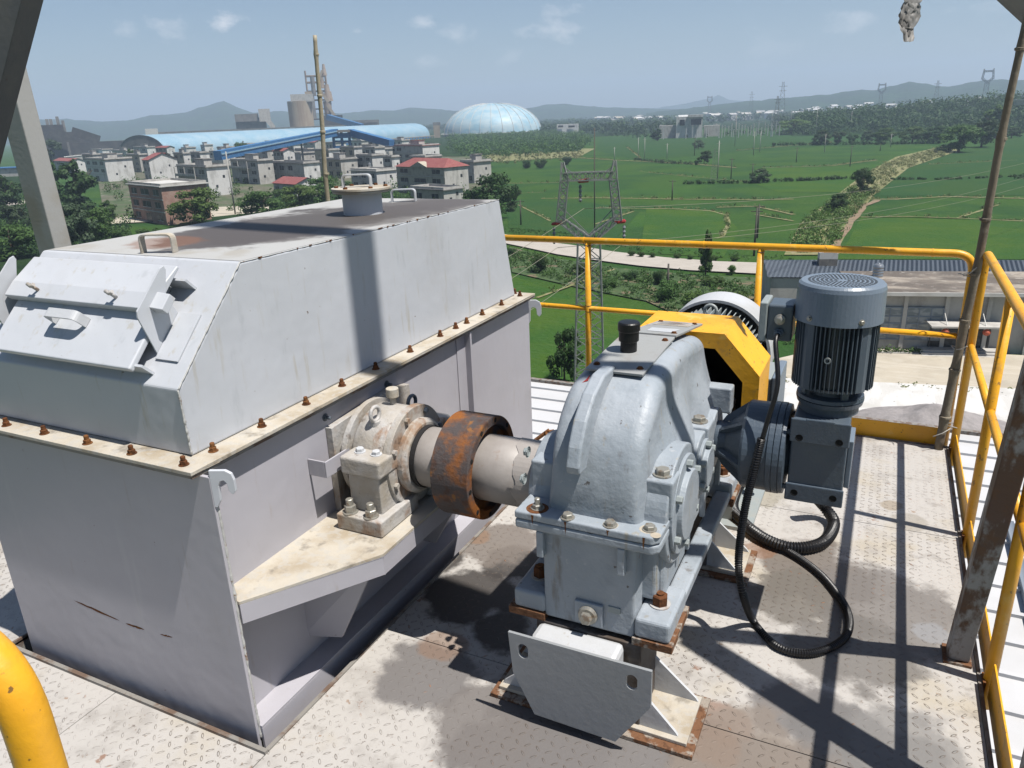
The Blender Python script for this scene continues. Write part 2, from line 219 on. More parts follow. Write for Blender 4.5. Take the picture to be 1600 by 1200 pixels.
# ------------------------------------------------------------ object helpers
LOCS = {}
def tag(o, label=None, cat=None, group=None, kind=None):
    if label: o['label'] = label
    if cat: o['category'] = cat
    if group: o['group'] = group
    if kind: o['kind'] = kind
    return o
def thing(name, loc, label, cat, group=None):
    o = bpy.data.objects.new(name, None); COL.objects.link(o); o.location = loc; o.empty_display_size = .1; LOCS[o.name] = Vector(loc)
    return tag(o, label, cat, group)
class MB:
    def __init__(s): s.v = []; s.f = []; s.sm = []
    def add(s, vs, fs, smooth=False):
        b = len(s.v); s.v += [Vector(p) for p in vs]; s.f += [tuple(b+i for i in q) for q in fs]; s.sm += [smooth]*len(fs); return s
    def box(s, lo, hi, rot=None, c=None):
        x0, y0, z0 = lo; x1, y1, z1 = hi
        vs = [Vector(p) for p in ((x0, y0, z0), (x1, y0, z0), (x1, y1, z0), (x0, y1, z0), (x0, y0, z1), (x1, y0, z1), (x1, y1, z1), (x0, y1, z1))]
        if rot is not None: c = Vector(c); vs = [rot@(p-c)+c for p in vs]
        return s.add(vs, [(0, 3, 2, 1), (4, 5, 6, 7), (0, 1, 5, 4), (1, 2, 6, 5), (2, 3, 7, 6), (3, 0, 4, 7)])
    def bar(s, a, b, w, h=None, up=(0, 0, 1)):
        a = Vector(a); b = Vector(b); h = h or w; d = (b-a).normalized(); up = Vector(up)
        if abs(d.dot(up)) > .98: up = Vector((0, 1, 0)) if abs(d.y) < .9 else Vector((1, 0, 0))
        x = d.cross(up).normalized()*w/2; y = x.cross(d).normalized()*h/2
        vs = [p+i*x+j*y for p in (a, b) for i, j in ((-1, -1), (1, -1), (1, 1), (-1, 1))]
        return s.add(vs, [(3, 2, 1, 0), (4, 5, 6, 7), (0, 1, 5, 4), (1, 2, 6, 5), (2, 3, 7, 6), (3, 0, 4, 7)])
    def tube(s, pts, r, n=12, cap=True, sm=True):
        pts = [Vector(p) for p in pts]; rs = r if isinstance(r, (list, tuple)) else [r]*len(pts); base = len(s.v)
        d0 = (pts[1]-pts[0]).normalized(); up = Vector((0, 0, 1)) if abs(d0.z) < .9 else Vector((1, 0, 0)); x = d0.cross(up).normalized()
        vs = []
        for i, p in enumerate(pts):
            d = ((pts[min(i+1, len(pts)-1)]-p).normalized()+(p-pts[max(i-1, 0)]).normalized()).normalized()
            x = (x-d*x.dot(d)).normalized(); y = d.cross(x)
            vs += [p+(x*math.cos(2*math.pi*k/n)+y*math.sin(2*math.pi*k/n))*rs[i] for k in range(n)]
        fs = [(i*n+k, i*n+(k+1) % n, (i+1)*n+(k+1) % n, (i+1)*n+k) for i in range(len(pts)-1) for k in range(n)]
        s.add(vs, fs, sm)
        if cap: s.f += [tuple(base+k for k in range(n))[::-1], tuple(base+(len(pts)-1)*n+k for k in range(n))]; s.sm += [False, False]
        return s
    def lathe(s, c, ax, prof, n=32, sm=False, a0=0):
        """prof: (t along axis, radius)"""
        c = Vector(c); ax = Vector(ax).normalized(); up = Vector((0, 0, 1)) if abs(ax.z) < .9 else Vector((1, 0, 0)); x = ax.cross(up).normalized(); y = ax.cross(x)
        vs = [c+ax*t+(x*math.cos(a0+2*math.pi*k/n)+y*math.sin(a0+2*math.pi*k/n))*max(r, 1e-4) for t, r in prof for k in range(n)]
        fs = [(i*n+k, i*n+(k+1) % n, (i+1)*n+(k+1) % n, (i+1)*n+k) for i in range(len(prof)-1) for k in range(n)]
        return s.add(vs, fs, sm)
    def cyl(s, c, ax, r, h, n=24): return s.lathe(c, ax, [(0, 0), (0, r), (h, r), (h, 0)], n)
    def prism(s, poly, vec, caps=True):
        n = len(poly); v = Vector(vec); a = [Vector(p) for p in poly]
        s.add(a+[p+v for p in a], ([tuple(range(n))[::-1], tuple(range(n, 2*n))] if caps else [])+[(i, (i+1) % n, n+(i+1) % n, n+i) for i in range(n)]); return s
    def hexbolt(s, c, ax, r, h, washer=True, stud=0, a0=.3):
        if washer: s.lathe(c, ax, [(0, r*1.35), (r*.18, r*1.35), (r*.18, 0)], 16)
        s.lathe(c, ax, [(0, r), (h*.85, r), (h, r*.86), (h, 0)], 6, a0=a0)
        if stud: s.lathe(c, ax, [(h, r*.55), (h+stud*.9, r*.55), (h+stud, r*.42), (h+stud, 0)], 12)
        return s
    def build(s, name, m, parent=None, bevel=0, seg=2, sub=0, kind=None, auto=True, origin=None):
        if not s.v: return None
        P = Vector((0, 0, 0)); q = parent
        while q is not None: P += q.location; q = q.parent
        if origin is None:
            lo = Vector([min(v[i] for v in s.v) for i in range(3)]); hi = Vector([max(v[i] for v in s.v) for i in range(3)]); o3 = (lo+hi)/2
            if parent is None: o3.z = lo.z
        else: o3 = Vector(origin)
        me = bpy.data.meshes.new(name); me.from_pydata([v-o3 for v in s.v], [], s.f); me.update()
        me.polygons.foreach_set('use_smooth', s.sm)
        bm = bmesh.new(); bm.from_mesh(me); bmesh.ops.remove_doubles(bm, verts=bm.verts, dist=1e-5) if len(s.v) < 30000 else None
        bmesh.ops.recalc_face_normals(bm, faces=bm.faces) if len(s.v) < 30000 else None
        bm.to_mesh(me); bm.free()
        me.materials.append(MATS[m]); o = bpy.data.objects.new(name, me); COL.objects.link(o)
        if parent is not None: o.parent = parent
        o.location = o3-P
        if bevel:
            b = o.modifiers.new('bevel', 'BEVEL'); b.width = bevel; b.segments = seg; b.limit_method = 'ANGLE'; b.angle_limit = math.radians(35)
        if sub: q = o.modifiers.new('subd', 'SUBSURF'); q.levels = sub; q.render_levels = sub
        if kind: o['kind'] = kind
        return o
def copy_tree(o, parent=None):
    c = o.copy(); COL.objects.link(c)
    if parent is not None: c.parent = parent
    for ch in list(o.children): copy_tree(ch, c)
    return c
def fillet(pts, r, n=6):
    """round the corners of a polyline"""
    pts = [Vector(p) for p in pts]; o = [pts[0]]
    for i in range(1, len(pts)-1):
        a, b, c = pts[i-1], pts[i], pts[i+1]; u = (a-b).normalized(); v = (c-b).normalized(); rr = min(r, (a-b).length*.45, (c-b).length*.45)
        p0 = b+u*rr; p1 = b+v*rr
        for k in range(n+1):
            t = k/n; o.append(p0*(1-t)**2+b*2*t*(1-t)+p1*t*t)
    return o+[pts[-1]]
ALB[0] = .545
mat('hood_top_paint', (.60, .60, .585), .6, layers=[((.47, .43, .36), 4, .52, .68, .6), ((.3, .2, .13), 30, .7, .75, .6)], bump=(40, .0008),
    stains=[(-2.2, 2.30, .36, (.15, .13, .12), .85), (-2.05, 2.75, .30, (.15, .13, .12), .8), (-2.0, 3.1, .30, (.15, .13, .12), .85), (-2.27, 2.18, .36, (.115, .10, .095), .95), (-2.30, 2.52, .40, (.12, .105, .10), .95), (-2.24, 2.86, .42, (.125, .112, .105), .95), (-2.12, 3.22, .36, (.13, .115, .11), .9),
            (-2.0, 3.42, .22, (.14, .125, .12), .8), (-2.42, 2.02, .18, (.30, .13, .06), .55)])
# ============================================================ PLATFORM
EX = .465                                            # right edge of the deck
d = MB(); TH = .008
def sheet(mb, x0, y0, x1, y1, z1=0, th=TH): mb.box((x0, y0, z1-th), (x1, y1, z1))
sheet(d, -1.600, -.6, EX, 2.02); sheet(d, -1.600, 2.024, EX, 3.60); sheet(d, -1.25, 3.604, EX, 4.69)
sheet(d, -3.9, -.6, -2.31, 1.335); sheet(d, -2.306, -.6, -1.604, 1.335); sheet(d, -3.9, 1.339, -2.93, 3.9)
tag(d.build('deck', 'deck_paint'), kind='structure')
d = MB()
for lo, hi in [((-2.93, 1.335, -.10), (-1.60, 1.350, .012)), ((-1.615, 1.352, -.10), (-1.60, 3.78, .006)), ((-2.94, 1.352, -.10), (-2.93, 3.78, .01)),
               ((EX+.002, -.6, -.12), (EX+.014, 4.70, .006)), ((-1.26, 4.692, -.12), (EX+.014, 4.705, .006)), ((-1.60, 3.602, -.12), (-1.262, 3.615, .004))]: d.box(lo, hi)
for y in (-.3, .6, 1.2, 2.05, 2.9, 3.5): d.box((-3.9 if y < 1.3 else -1.598, y-.04, -.17), (EX, y+.04, -.0095))
d.box((-3.9, 1.0, -.50), (EX+.05, 3.75, -.47)); d.box((-1.2, 4.5, -.17), (EX, 4.58, -.0095))  # wide slab added below so the opening round the casing stays dark
tag(d.build('deck_frame', 'deck_edge'), kind='structure')
# ------------------------------------------------------------ conveyor head: casing + hood
L = (-1.78, 1.385, 0)
hd = thing('elevator_casing', (-2.27, 1.385, 0), 'large grey steel conveyor head casing with bolted flange and sloped hood', 'machine housing')
FZ = .962
b = MB(); b.box((-2.86, 1.398, -.9), (-1.755, 3.78, FZ-.012)); b.build('casing', 'casing_paint', hd, bevel=.004)
b = MB(); b.box((-2.865, 1.385, -.9), (-1.68, 1.3975, FZ-.012)); fp = b.build('front_plate', 'casing_paint', hd, bevel=.002)
fp['label'] = 'shaded front plate with a rusty scratch'
def seam(p, q, r, n, seed):
    p = Vector(p); q = Vector(q); P = []; R_ = []
    for i in range(n+1):
        t = i/n; c = p.lerp(q, t); k = noise.noise(Vector((t*n*.35, seed, 0))); P.append(c+Vector((k*.0012, noise.noise(Vector((t*n*.3, seed, 5)))*.0012, 0))); R_.append(max(.0004, r*(1+.55*k+.35*noise.noise(Vector((t*n*.9, seed, 9))))))
    b = MB(); b.tube(P, R_, 7); return b.build('weld_seam', 'weld_paint', hd)
seam((-1.681, 1.3985, -.02), (-1.681, 1.3985, .94), .0048, 90, 1)
b = MB()                                              # scratches on the front plate
for (x0, y0, x1, y1) in [(115, 938, 187, 970), (196, 974, 226, 984), (250, 991, 270, 996)]:
    p = PY(x0, y0, 1.3847); q = PY(x1, y1, 1.3847); b = MB(); K = 10
    b.add([p.lerp(q, i/K)+Vector((0, 0, s*(.0045 if x0 < 200 else .003)*math.sin(math.pi*i/K)**.6*(1+.8*noise.noise(Vector((i*.9, s, x0)))))) for i in range(K+1) for s in (-1, 1)], [(2*i, 2*i+1, 2*i+3, 2*i+2) for i in range(K)]); b.build('scratch', 'rust', hd)
# hood
hx0, hx1 = -2.765, -1.80
prof = [(1.440, FZ+.0128), (1.436, 1.188), (1.747, 1.506), (3.555, 1.506), (3.70, FZ+.0128)]
b = MB(); b.prism([(hx0, y, z) for y, z in prof], (hx1-hx0, 0, 0)); b.build('hood', 'hood_paint', hd, bevel=.007, seg=3)
b = MB(); b.prism([(hx0+.012, 1.762, 1.5065), (hx1-.012, 1.762, 1.5065), (hx1-.012, 3.545, 1.5065), (hx0+.012, 3.545, 1.5065)], (0, 0, .0012))
tp = b.build('hood_top', 'hood_top_paint', hd); tp['label'] = 'top sheet darkened by settled dust'
for (p, q, r_, n_) in [((hx1+.001, 1.438, .982), (hx1+.001, 1.434, 1.188), .0034, 44), ((hx1, 1.4345, 1.188), (hx1, 1.746, 1.507), .0024, 60), ((hx1-.001, 1.747, 1.506), (hx1-.001, 3.555, 1.506), .0017, 160)]: seam(p, q, r_, n_, q[1]*3)
for i in range(18):                                   # paint chipped to rust along the top edge
    y = rnd.uniform(1.76, 3.5); b = MB(); l_ = rnd.uniform(.004, .022); w_ = rnd.uniform(.0006, .0018)
    b.box((hx1-.001-w_, y, 1.5075), (hx1+.0016, y+l_, 1.5086)); b.box((hx1+.0003, y, 1.5065-w_*rnd.uniform(.5, 3)), (hx1+.0018, y+l_*.7, 1.5074)); b.build('rust_chip', 'rust', hd)
# flange pair
def ring(mb, x0, x1, y0, y1, ix0, ix1, iy0, iy1, z0, z1):
    mb.box((x0, y0, z0), (x1, iy0, z1)); mb.box((x0, iy1, z0), (x1, y1, z1)); mb.box((x0, iy0, z0), (ix0, iy1, z1)); mb.box((ix1, iy0, z0), (x1, iy1, z1))
b = MB(); ring(b, -2.87, -1.712, 1.353, 3.775, -2.75, -1.82, 1.46, 3.68, FZ+.0008, FZ+.0125)
fl = b.build('upper_flange', 'cream_dirty', hd, bevel=.0015)
b = MB(); ring(b, -2.875, -1.716, 1.358, 3.779, -2.85, -1.757, 1.399, 3.76, FZ-.012, FZ-.0008)
b.build('lower_flange', 'deck_edge', hd, bevel=.001)
def flbolt(x, y):
    m = MB(); z = FZ+.0125; a = rnd.random()
    m.lathe((x, y, z), (0, 0, 1), [(0, .0155), (.0025, .0155), (.0025, 0)], 16)
    m.lathe((x, y, z+.0025), (0, 0, 1), [(0, .0115), (.011, .0115), (.0125, .0095), (.0125, 0)], 6, a0=a)
    m.lathe((x, y, z+.015), (0, 0, 1), [(0, .0075), (.012, .0075), (.014, .0055), (.014, 0)], 10, a0=a); m.build('bolt', 'rust', hd)
for x in (-2.62, -2.42, -2.203, -1.996, -1.775): flbolt(x, 1.388+rnd.uniform(-.003, .003))
for y in (1.492, 1.70, 1.918, 2.123, 2.336, 2.584, 2.839, 2.981, 3.081, 3.251, 3.467, 3.689): flbolt(-1.766+rnd.uniform(-.003, .003), y)
flbolt(-1.82, 3.735)
# lifting hooks
def hook(o, s, axis, nm='lifting_hook'):
    # outline in a local (a, z) plane
    pts = [(0, 0), (.055, 0), (.075, -.012), (.082, -.035), (.082, -.075), (.070, -.088), (.058, -.075), (.056, -.048), (.046, -.036), (.032, -.040), (.026, -.055), (.024, -.11), (.010, -.135), (0, -.135)]
    m = MB(); P = [Vector(o)+Vector(axis)*a*s+Vector((0, 0, z*s)) for a, z in pts]; t = Vector((0, 0, 1)).cross(Vector(axis)).normalized()*.012
    m.prism(P, t); return m.build(nm, 'hood_paint', hd, bevel=.0015)
hook((-1.6795, 1.386, .972), .88, (.92, .38, 0)); hook((-1.775, 3.776, .93), 1.1, (.92, .38, 0))
# stiffener ribs on the right wall
b = MB(); b.box((-1.779, 3.03, .54), (-1.72, 3.045, FZ-.014)); b.build('stiffener', 'casing_paint', hd, bevel=.002)
b = MB(); b.box((-1.7545, 2.95, .0), (-1.750, 3.03, FZ-.015)); b.build('stiffener', 'casing_paint', hd, bevel=.001)
# shelf that carries the bearing
sh = [(-1.779, 1.400), (-1.668, 1.400), (-1.41, 1.80), (-1.41, 2.58), (-1.60, 2.84), (-1.779, 2.88)]
SZ = .52
b = MB(); b.prism([(x, y, SZ-.012) for x, y in sh], (0, 0, .012)); s1 = b.build('shelf', 'cream_dirty', hd, bevel=.0015)
b = MB()
for p, q in zip(sh[1:5], sh[2:5]): 
    a = Vector((*p, SZ-.047)); c = Vector((*q, SZ-.047)); n = (c-a).cross(Vector((0, 0, 1))).normalized()*-.005; b.bar(a+n, c+n, .010, .070)
b.build('shelf_lip', 'casing_paint', hd, bevel=.001)
b = MB(); b.prism([(-1.778, 1.75, SZ-.013), (-1.43, 1.80, SZ-.013), (-1.64, 1.80, .11), (-1.778, 1.75, .11)], (0, .012, 0)); b.build('gusset', 'casing_paint', hd); b = MB(); b.prism([(-1.778, 2.5, SZ-.013), (-1.43, 2.5, SZ-.013), (-1.66, 2.5, .11), (-1.778, 2.5, .11)], (0, .012, 0)); b.build('gusset', 'casing_paint', hd)
b = MB(); b.box((-1.779, 1.4, .025), (-1.668, 3.6, .035)); b.box((-1.678, 1.4, -.07), (-1.668, 3.6, .0249)); b.build('bottom_channel', 'casing_paint', hd, bevel=.001)
# bearing backing plate with a notch, fixed to the wall
b = MB(); b.prism([(-1.725, 1.985, SZ+.002), (-1.725, 2.50, SZ+.002), (-1.725, 2.50, .862), (-1.725, 2.36, .885), (-1.725, 1.985, .862)], (-.029, 0, 0)); b.build('backing_plate', 'bearing_paint', hd, bevel=.002)
for (x, y) in [(508, 652), (604, 600)]:
    p = PX(x, y, -1.7545); m = MB(); m.hexbolt(p, (1, 0, 0), .011, .008, stud=.018); m.build('bolt', 'motor_paint', hd)
b = MB()                                              # flat bar bracket beside the bearing
P = fillet([(-1.745, 1.935, .70), (-1.745, 1.83, .70), (-1.70, 1.79, .70), (-1.70, 1.90, .70)], .0, 1)
b.box((-1.68, 1.872, .722), (-1.674, 2.01, .785)); b.box((-1.754, 1.872, .722), (-1.6805, 1.878, .785)); b.build('bracket', 'casing_paint', hd, bevel=.002)
# handles and nozzle on the roof
def handle(parent, c, ax, w, h, m='white_paint', wd=.032, t=.006, up=(0, 0, 1), nm='handle'):
    ax = Vector(ax).normalized(); up = Vector(up).normalized(); c = Vector(c); n = ax.cross(up)
    path = fillet([c-ax*w/2, c-ax*w/2+up*h, c+ax*w/2+up*h, c+ax*w/2], .018, 5); b = MB(); vs = []; fs = []
    for i, p in enumerate(path):
        dd = (path[min(i+1, len(path)-1)]-path[max(i-1, 0)]).normalized(); k = dd.cross(n).normalized()*t/2
        vs += [p-k-n*wd/2, p+k-n*wd/2, p+k+n*wd/2, p-k+n*wd/2]
    for i in range(len(path)-1): fs += [(4*i+j, 4*i+(j+1) % 4, 4*i+4+(j+1) % 4, 4*i+4+j) for j in range(4)]
    fs += [(3, 2, 1, 0), tuple(4*(len(path)-1)+j for j in range(4))]
    b.add(vs, fs); return b.build(nm, m, parent, bevel=.0008)
handle(hd, (-2.235, 1.815, 1.508), (.93, .33, 0), .115, .062, 'cream_dirty')
handle(hd, (-2.28, 3.40, 1.508), (.93, .33, 0), .125, .062, 'white_paint')
b = MB(); c = Vector((-2.18, 2.91, 1.507)); b.lathe(c, (0, 0, 1), [(0, .090), (.098, .090), (.098, 0)], 40, sm=False); nzl = b.build('nozzle', 'hood_paint', hd)
b = MB(); b.lathe(c+Vector((0, 0, .098)), (0, 0, 1), [(0, .05), (0, .130), (.010, .130), (.010, .05)], 48); b.lathe(c+Vector((0, 0, .109)), (0, 0, 1), [(0, .01), (0, .135), (.011, .135), (.011, 0)], 48); cv = b.build('cover', 'cream_dirty', nzl, bevel=.0015)
for k in range(6):
    a = k*math.pi/3+.5; b = MB(); b.hexbolt(c+Vector((.112*math.cos(a), .112*math.sin(a), .120)), (0, 0, 1), .010, .008, washer=False); b.build('cover_bolt', 'rust', nzl)
handle(nzl, c+Vector((-.02, 0, .120)), (.93, .33, 0), .13, .055, nm='cover_handle')
# inspection door on the slope ---------------------------------
t3 = Vector((0, .311, .318)).normalized(); n3 = Vector((0, -t3.z, t3.y)); O3 = Vector((0, 1.436, 1.188))
def SL(x, s, o): return O3+Vector((x, 0, 0))+t3*s+n3*o
def slab(mb, x0, x1, s0, s1, o0, o1):
    mb.add([SL(x, s, o) for x, s, o in ((x0, s0, o0), (x1, s0, o0), (x1, s1, o0), (x0, s1, o0), (x0, s0, o1), (x1, s0, o1), (x1, s1, o1), (x0, s1, o1))],
           [(0, 3, 2, 1), (4, 5, 6, 7), (0, 1, 5, 4), (1, 2, 6, 5), (2, 3, 7, 6), (3, 0, 4, 7)])
b = MB(); slab(b, -2.56, -2.03, .045, .335, .001, .042); b.build('door_neck', 'hood_paint', hd, bevel=.002)
b = MB(); slab(b, -2.63, -1.955, .018, .215, .040, .062); dl = b.build('lower_door', 'hood_paint', hd, bevel=.006, seg=3)
b = MB(); b.prism([SL(-2.66, .205, .062), SL(-2.66, .375, .062), SL(-2.66, .375, .072), SL(-2.66, .262, .092), SL(-2.66, .205, .092)], (.70, 0, 0))
du = b.build('upper_door', 'hood_paint', hd, bevel=.004, seg=3)
handle(dl, SL(-2.30, .150, .063), (1, 0, 0), .145, .050, 'white_paint', up=n3, nm='door_handle')
for x in (-2.50, -2.12):
    b = MB(); b.tube([SL(x, .235, .092), SL(x, .235, .125)], .006, 8); b.tube([SL(x-.016, .238, .124), SL(x, .232, .120), SL(x+.016, .238, .124)], .006, 8); b.build('wing_bolt', 'bearing_paint', du)
for sx, xx in ((1, -1.955), (-1, -2.665)):
    b = MB()
    for (x0, x1) in [(xx+.004*sx, xx+.010*sx)]:
        b.prism([SL(x0, .10, .001), SL(x0, .245, .001), SL(x0, .262, .05), SL(x0, .275, .075), SL(x0, .335, .112), SL(x0, .340, .125), SL(x0, .325, .132), SL(x0, .175, .132), SL(x0, .16, .12)], (x1-x0, 0, 0))
    b.build('hinge_ear', 'hood_paint', hd, bevel=.001)
b = MB(); slab(b, -1.944, -1.85, .085, .25, .001, .007); b.build('ear_pad', 'hood_paint', hd, bevel=.001)
b = MB(); b.prism([SL(-1.965, .262, .070), SL(-1.90, .262, .070), SL(-1.90, .262, .096), SL(-1.965, .262, .106)], -t3*.055); b.build('latch', 'hood_paint', hd, bevel=.002)
for s in (.035, .335):
    b = MB(); slab(b, -2.03, -1.925, s, s+.008, .001, .05); b.build('hinge_lug', 'hood_paint', hd)
# ------------------------------------------------------------ pillow bearing
SY, SZZ = 2.17, .72
br = thing('pillow_bearing', (-1.6, SY, SZ), 'dusty cream pillow block bearing bolted on the steel shelf', 'bearing housing')
ax = (1, 0, 0)
b = MB(); b.lathe((-1.70, SY, SZZ), ax, [(0, .10), (0, .165), (.012, .178), (.135, .178), (.150, .170), (.150, .12)], 56, sm=True); b.build('housing', 'bearing_paint', br)
b = MB(); b.lathe((-1.728, SY, SZZ), ax, [(0, .1), (0, .192), (.022, .192), (.022, .1)], 56); b.build('rear_flange', 'bearing_paint', br, bevel=.002)
b = MB(); b.lathe((-1.549, SY, SZZ), ax, [(0, .1), (0, .190), (.030, .190), (.030, .1)], 56); ff = b.build('front_flange', 'bearing_paint', br, bevel=.003)
b = MB(); b.lathe((-1.518, SY, SZZ), ax, [(0, .05), (0, .142), (.022, .142), (.036, .128), (.036, .118)], 48); b.build('seal_cover', 'bearing_paint', ff, bevel=.002)
b = MB(); b.lathe((-1.481, SY, SZZ), ax, [(0, .02), (0, .1175), (.018, .1175), (.018, .05)], 40); b.build('seal', 'inside_dark', ff)
for k in range(8):
    a = k*math.pi/4+.35; b = MB(); b.hexbolt((-1.518, SY+.168*math.cos(a), SZZ+.168*math.sin(a)), ax, .011, .012, washer=False, a0=k); b.build('bolt', 'motor_paint' if k in (0, 1) else 'bearing_paint', ff)  # two upper rear bolts coloured dark for the shade on that side
for sgn in (-1, 1):
    m = 'bearing_paint'
    f = lambda y: SY+sgn*(y)
    def bx(x0, x1, y0, y1, z0, z1, nm, bv=.006):
        b = MB(); b.box((x0, min(f(y0), f(y1)), z0), (x1, max(f(y0), f(y1)), z1)); return b.build(nm, m, br, bevel=bv, seg=3)
    ft = bx(-1.695, -1.50, .05, .29, SZ+.001, SZ+.062, 'foot')
    bx(-1.665, -1.53, .10, .235, SZ+.06, .722, 'lug_lower', .005)
    bx(-1.685, -1.515, .085, .25, .724, .792, 'lug_upper', .010)
    for x in (-1.635, -1.565):
        b = MB(); b.hexbolt((x, f(.19), .792), (0, 0, 1), .0155, .016, a0=x*9); b.build('cap_bolt', 'white_paint', br)
    for x in (-1.655, -1.565):
        b = MB(); c = Vector((x+.005, f(.262), SZ+.062)); b.lathe(c, (0, 0, 1), [(0, .028), (.004, .028), (.004, 0)], 20); b.lathe(c+Vector((0, 0, .004)), (0, 0, 1), [(0, .0215), (.024, .0215), (.026, .019), (.026, 0)], 6, a0=x*7)
        b.lathe(c+Vector((0, 0, .030)), (0, 0, 1), [(0, .0135), (.022, .0135), (.024, .011), (.024, 0)], 14); b.build('anchor_bolt', 'bolt_zinc', ft)
for (y, z, m) in ((SY-.095, .865, 'bearing_paint'), (SY+.145, .825, 'motor_paint')):  # rear eye bolt coloured dark for the shadow lying over it
    b = MB(); c = Vector((-1.625, y, z)); b.lathe(c-Vector((0, 0, .03)), (0, 0, 1), [(0, .02), (.042, .018), (.042, 0)], 16)
    b.tube([c+Vector((0, .027*math.cos(a), .038+.027*math.sin(a))) for a in [k*2*math.pi/20 for k in range(21)]], .0075, 8, cap=False); b.build('eye_bolt', m, br)
b = MB(); c = Vector((-1.63, SY+.03, .895)); b.lathe(c, (0, 0, 1), [(0, .012), (.03, .012), (.032, .024), (.064, .024), (.066, .022), (.066, 0)], 24); b.build('vent_cap', 'cream_dirty', br, bevel=.001)
br.location.x += .032
# ------------------------------------------------------------ shaft with the rusty coupling
sf = thing('drive_shaft', (-1.2, SY, SZZ), 'thick grey shaft running from the bearing through a rusty coupling to the gearbox', 'shaft')
b = MB(); b.lathe((-1.455, SY, SZZ), ax, [(0, .06), (0, .106), (.006, .112), (.19, .112), (.19, .03)], 56, sm=True); b.build('shaft_end', 'shaft_steel', sf)
b = MB(); b.lathe((-1.205, SY, SZZ), ax, [(0, .03), (0, .118), (.004, .120), (.255, .120), (.258, .03)], 56, sm=True); b.build('hub', 'shaft_steel', sf)
b = MB(); b.lathe((-1.318, SY, SZZ), ax, [(.012, .111), (.010, .150), (0, .183), (.002, .1885), (.146, .1885), (.148, .182), (.148, .156), (.126, .152), (.122, .119)], 64)
cr = b.build('coupling_ring', 'rust_ring', sf, bevel=.0015)
for k in range(10):
    a = k*math.pi/5+.1; b = MB(); b.lathe((-1.170, SY+.171*math.cos(a), SZZ+.174*math.sin(a)), ax, [(0, .0085), (.0015, .0085), (.0015, 0)], 10); b.build('bolt_hole', 'black_hole', cr)
b = MB(); P = []                                     # cracked sealant band at the gearbox end
for k in range(49):
    a = k*2*math.pi/48; P.append((a, -1.035+.022*noise.noise(Vector((3*math.cos(a), 3*math.sin(a), 1)))-.03*max(0, math.sin(a*1+.5))))
vs = [(x, SY+r*math.cos(a), SZZ+r*math.sin(a)) for a, x in P[:-1] for r, x in ((.1235, x), (.1235, -.945), (.1202, x))]
b.add([(x, SY+r*math.cos(a), SZZ+r*math.sin(a)) for a, xx in P[:-1] for r, x in ((.1202, xx), (.1228, xx+.002), (.1228, -.948))],
      [(3*i+j, 3*((i+1) % 48)+j, 3*((i+1) % 48)+j+1, 3*i+j+1) for i in range(48) for j in (0, 1)])
b.build('sealant_band', 'shaft_steel', sf)
# ------------------------------------------------------------ gearbox
GX = -.71
gb = thing('gearbox', (GX, 1.9, .35), 'big pale blue grey cast gearbox with domed cover and black breather', 'gearbox')
secs = [  # y, right half width at split, at the shoulder, top z
 (1.935, 0.134, 0.100, .80), (1.948, 0.148, 0.127, .885), (1.975, 0.156, 0.139, .955), (2.01, 0.161, 0.146, 1.005), (2.06, 0.164, 0.149, 1.050), (2.10, 0.171, 0.149, 1.080), (2.14, 0.205, 0.149, 1.103), (2.19, 0.216, 0.144, 1.120),
 (2.30, 0.222, 0.142, 1.132), (2.40, 0.222, 0.139, 1.134), (2.46, 0.212, 0.137, 1.132), (2.52, 0.172, 0.132, 1.128), (2.58, 0.168, 0.130, 1.122), (2.64, 0.206, 0.132, 1.114), (2.70, 0.214, 0.132, 1.104),
 (2.80, 0.212, 0.130, 1.088), (2.86, 0.172, 0.123, 1.074), (2.92, 0.160, 0.118, 1.055), (2.98, 0.168, 0.105, 1.02), (3.03, 0.165, 0.097, .96), (3.06, 0.155, 0.083, .87), (3.07, 0.140, 0.066, .80)]
nseg = 12; Z0 = .735; vs = []
for (y, wb, wt, zt) in secs:
    row = []
    for k in range(nseg+1):
        u = k/nseg                                   # bottom .. shoulder
        s = u*u*(3-2*u) if wb > .18 else u
        w = wb+(wt-wb)*min(1, s*1.12); z = Z0+(zt-Z0)*u*.93
        row.append((w, z))
    rr = min(.05, wt*.6, (zt-Z0)*.5)
    row = [(w, min(z, zt-rr)) for w, z in row]
    for a in (20, 45, 70, 90): row.append((wt-rr+rr*math.cos(math.radians(a)), zt-rr+rr*math.sin(math.radians(a))))
    row.append((0, zt+.004))
    vs.append([(GX+w, y, z) for w, z in row]+[(GX-w, y, z) for w, z in row[-2::-1]])
nn = len(vs[0]); b = MB(); flat = [p for r_ in vs for p in r_]
b.add(flat, [(i*nn+j, i*nn+j+1, (i+1)*nn+j+1, (i+1)*nn+j) for i in range(len(vs)-1) for j in range(nn-1)]+[tuple(range(nn)), tuple(range((len(vs)-1)*nn, len(vs)*nn))[::-1]], True)
o = b.build('cover', 'gear_paint', gb, sub=2)
def gbox(x0, x1, y0, y1, z0, z1, nm, bv=.006, m='gear_paint', p=gb):
    b = MB(); b.box((x0, y0, z0), (x1, y1, z1)); return b.build(nm, m, p, bevel=bv, seg=3)
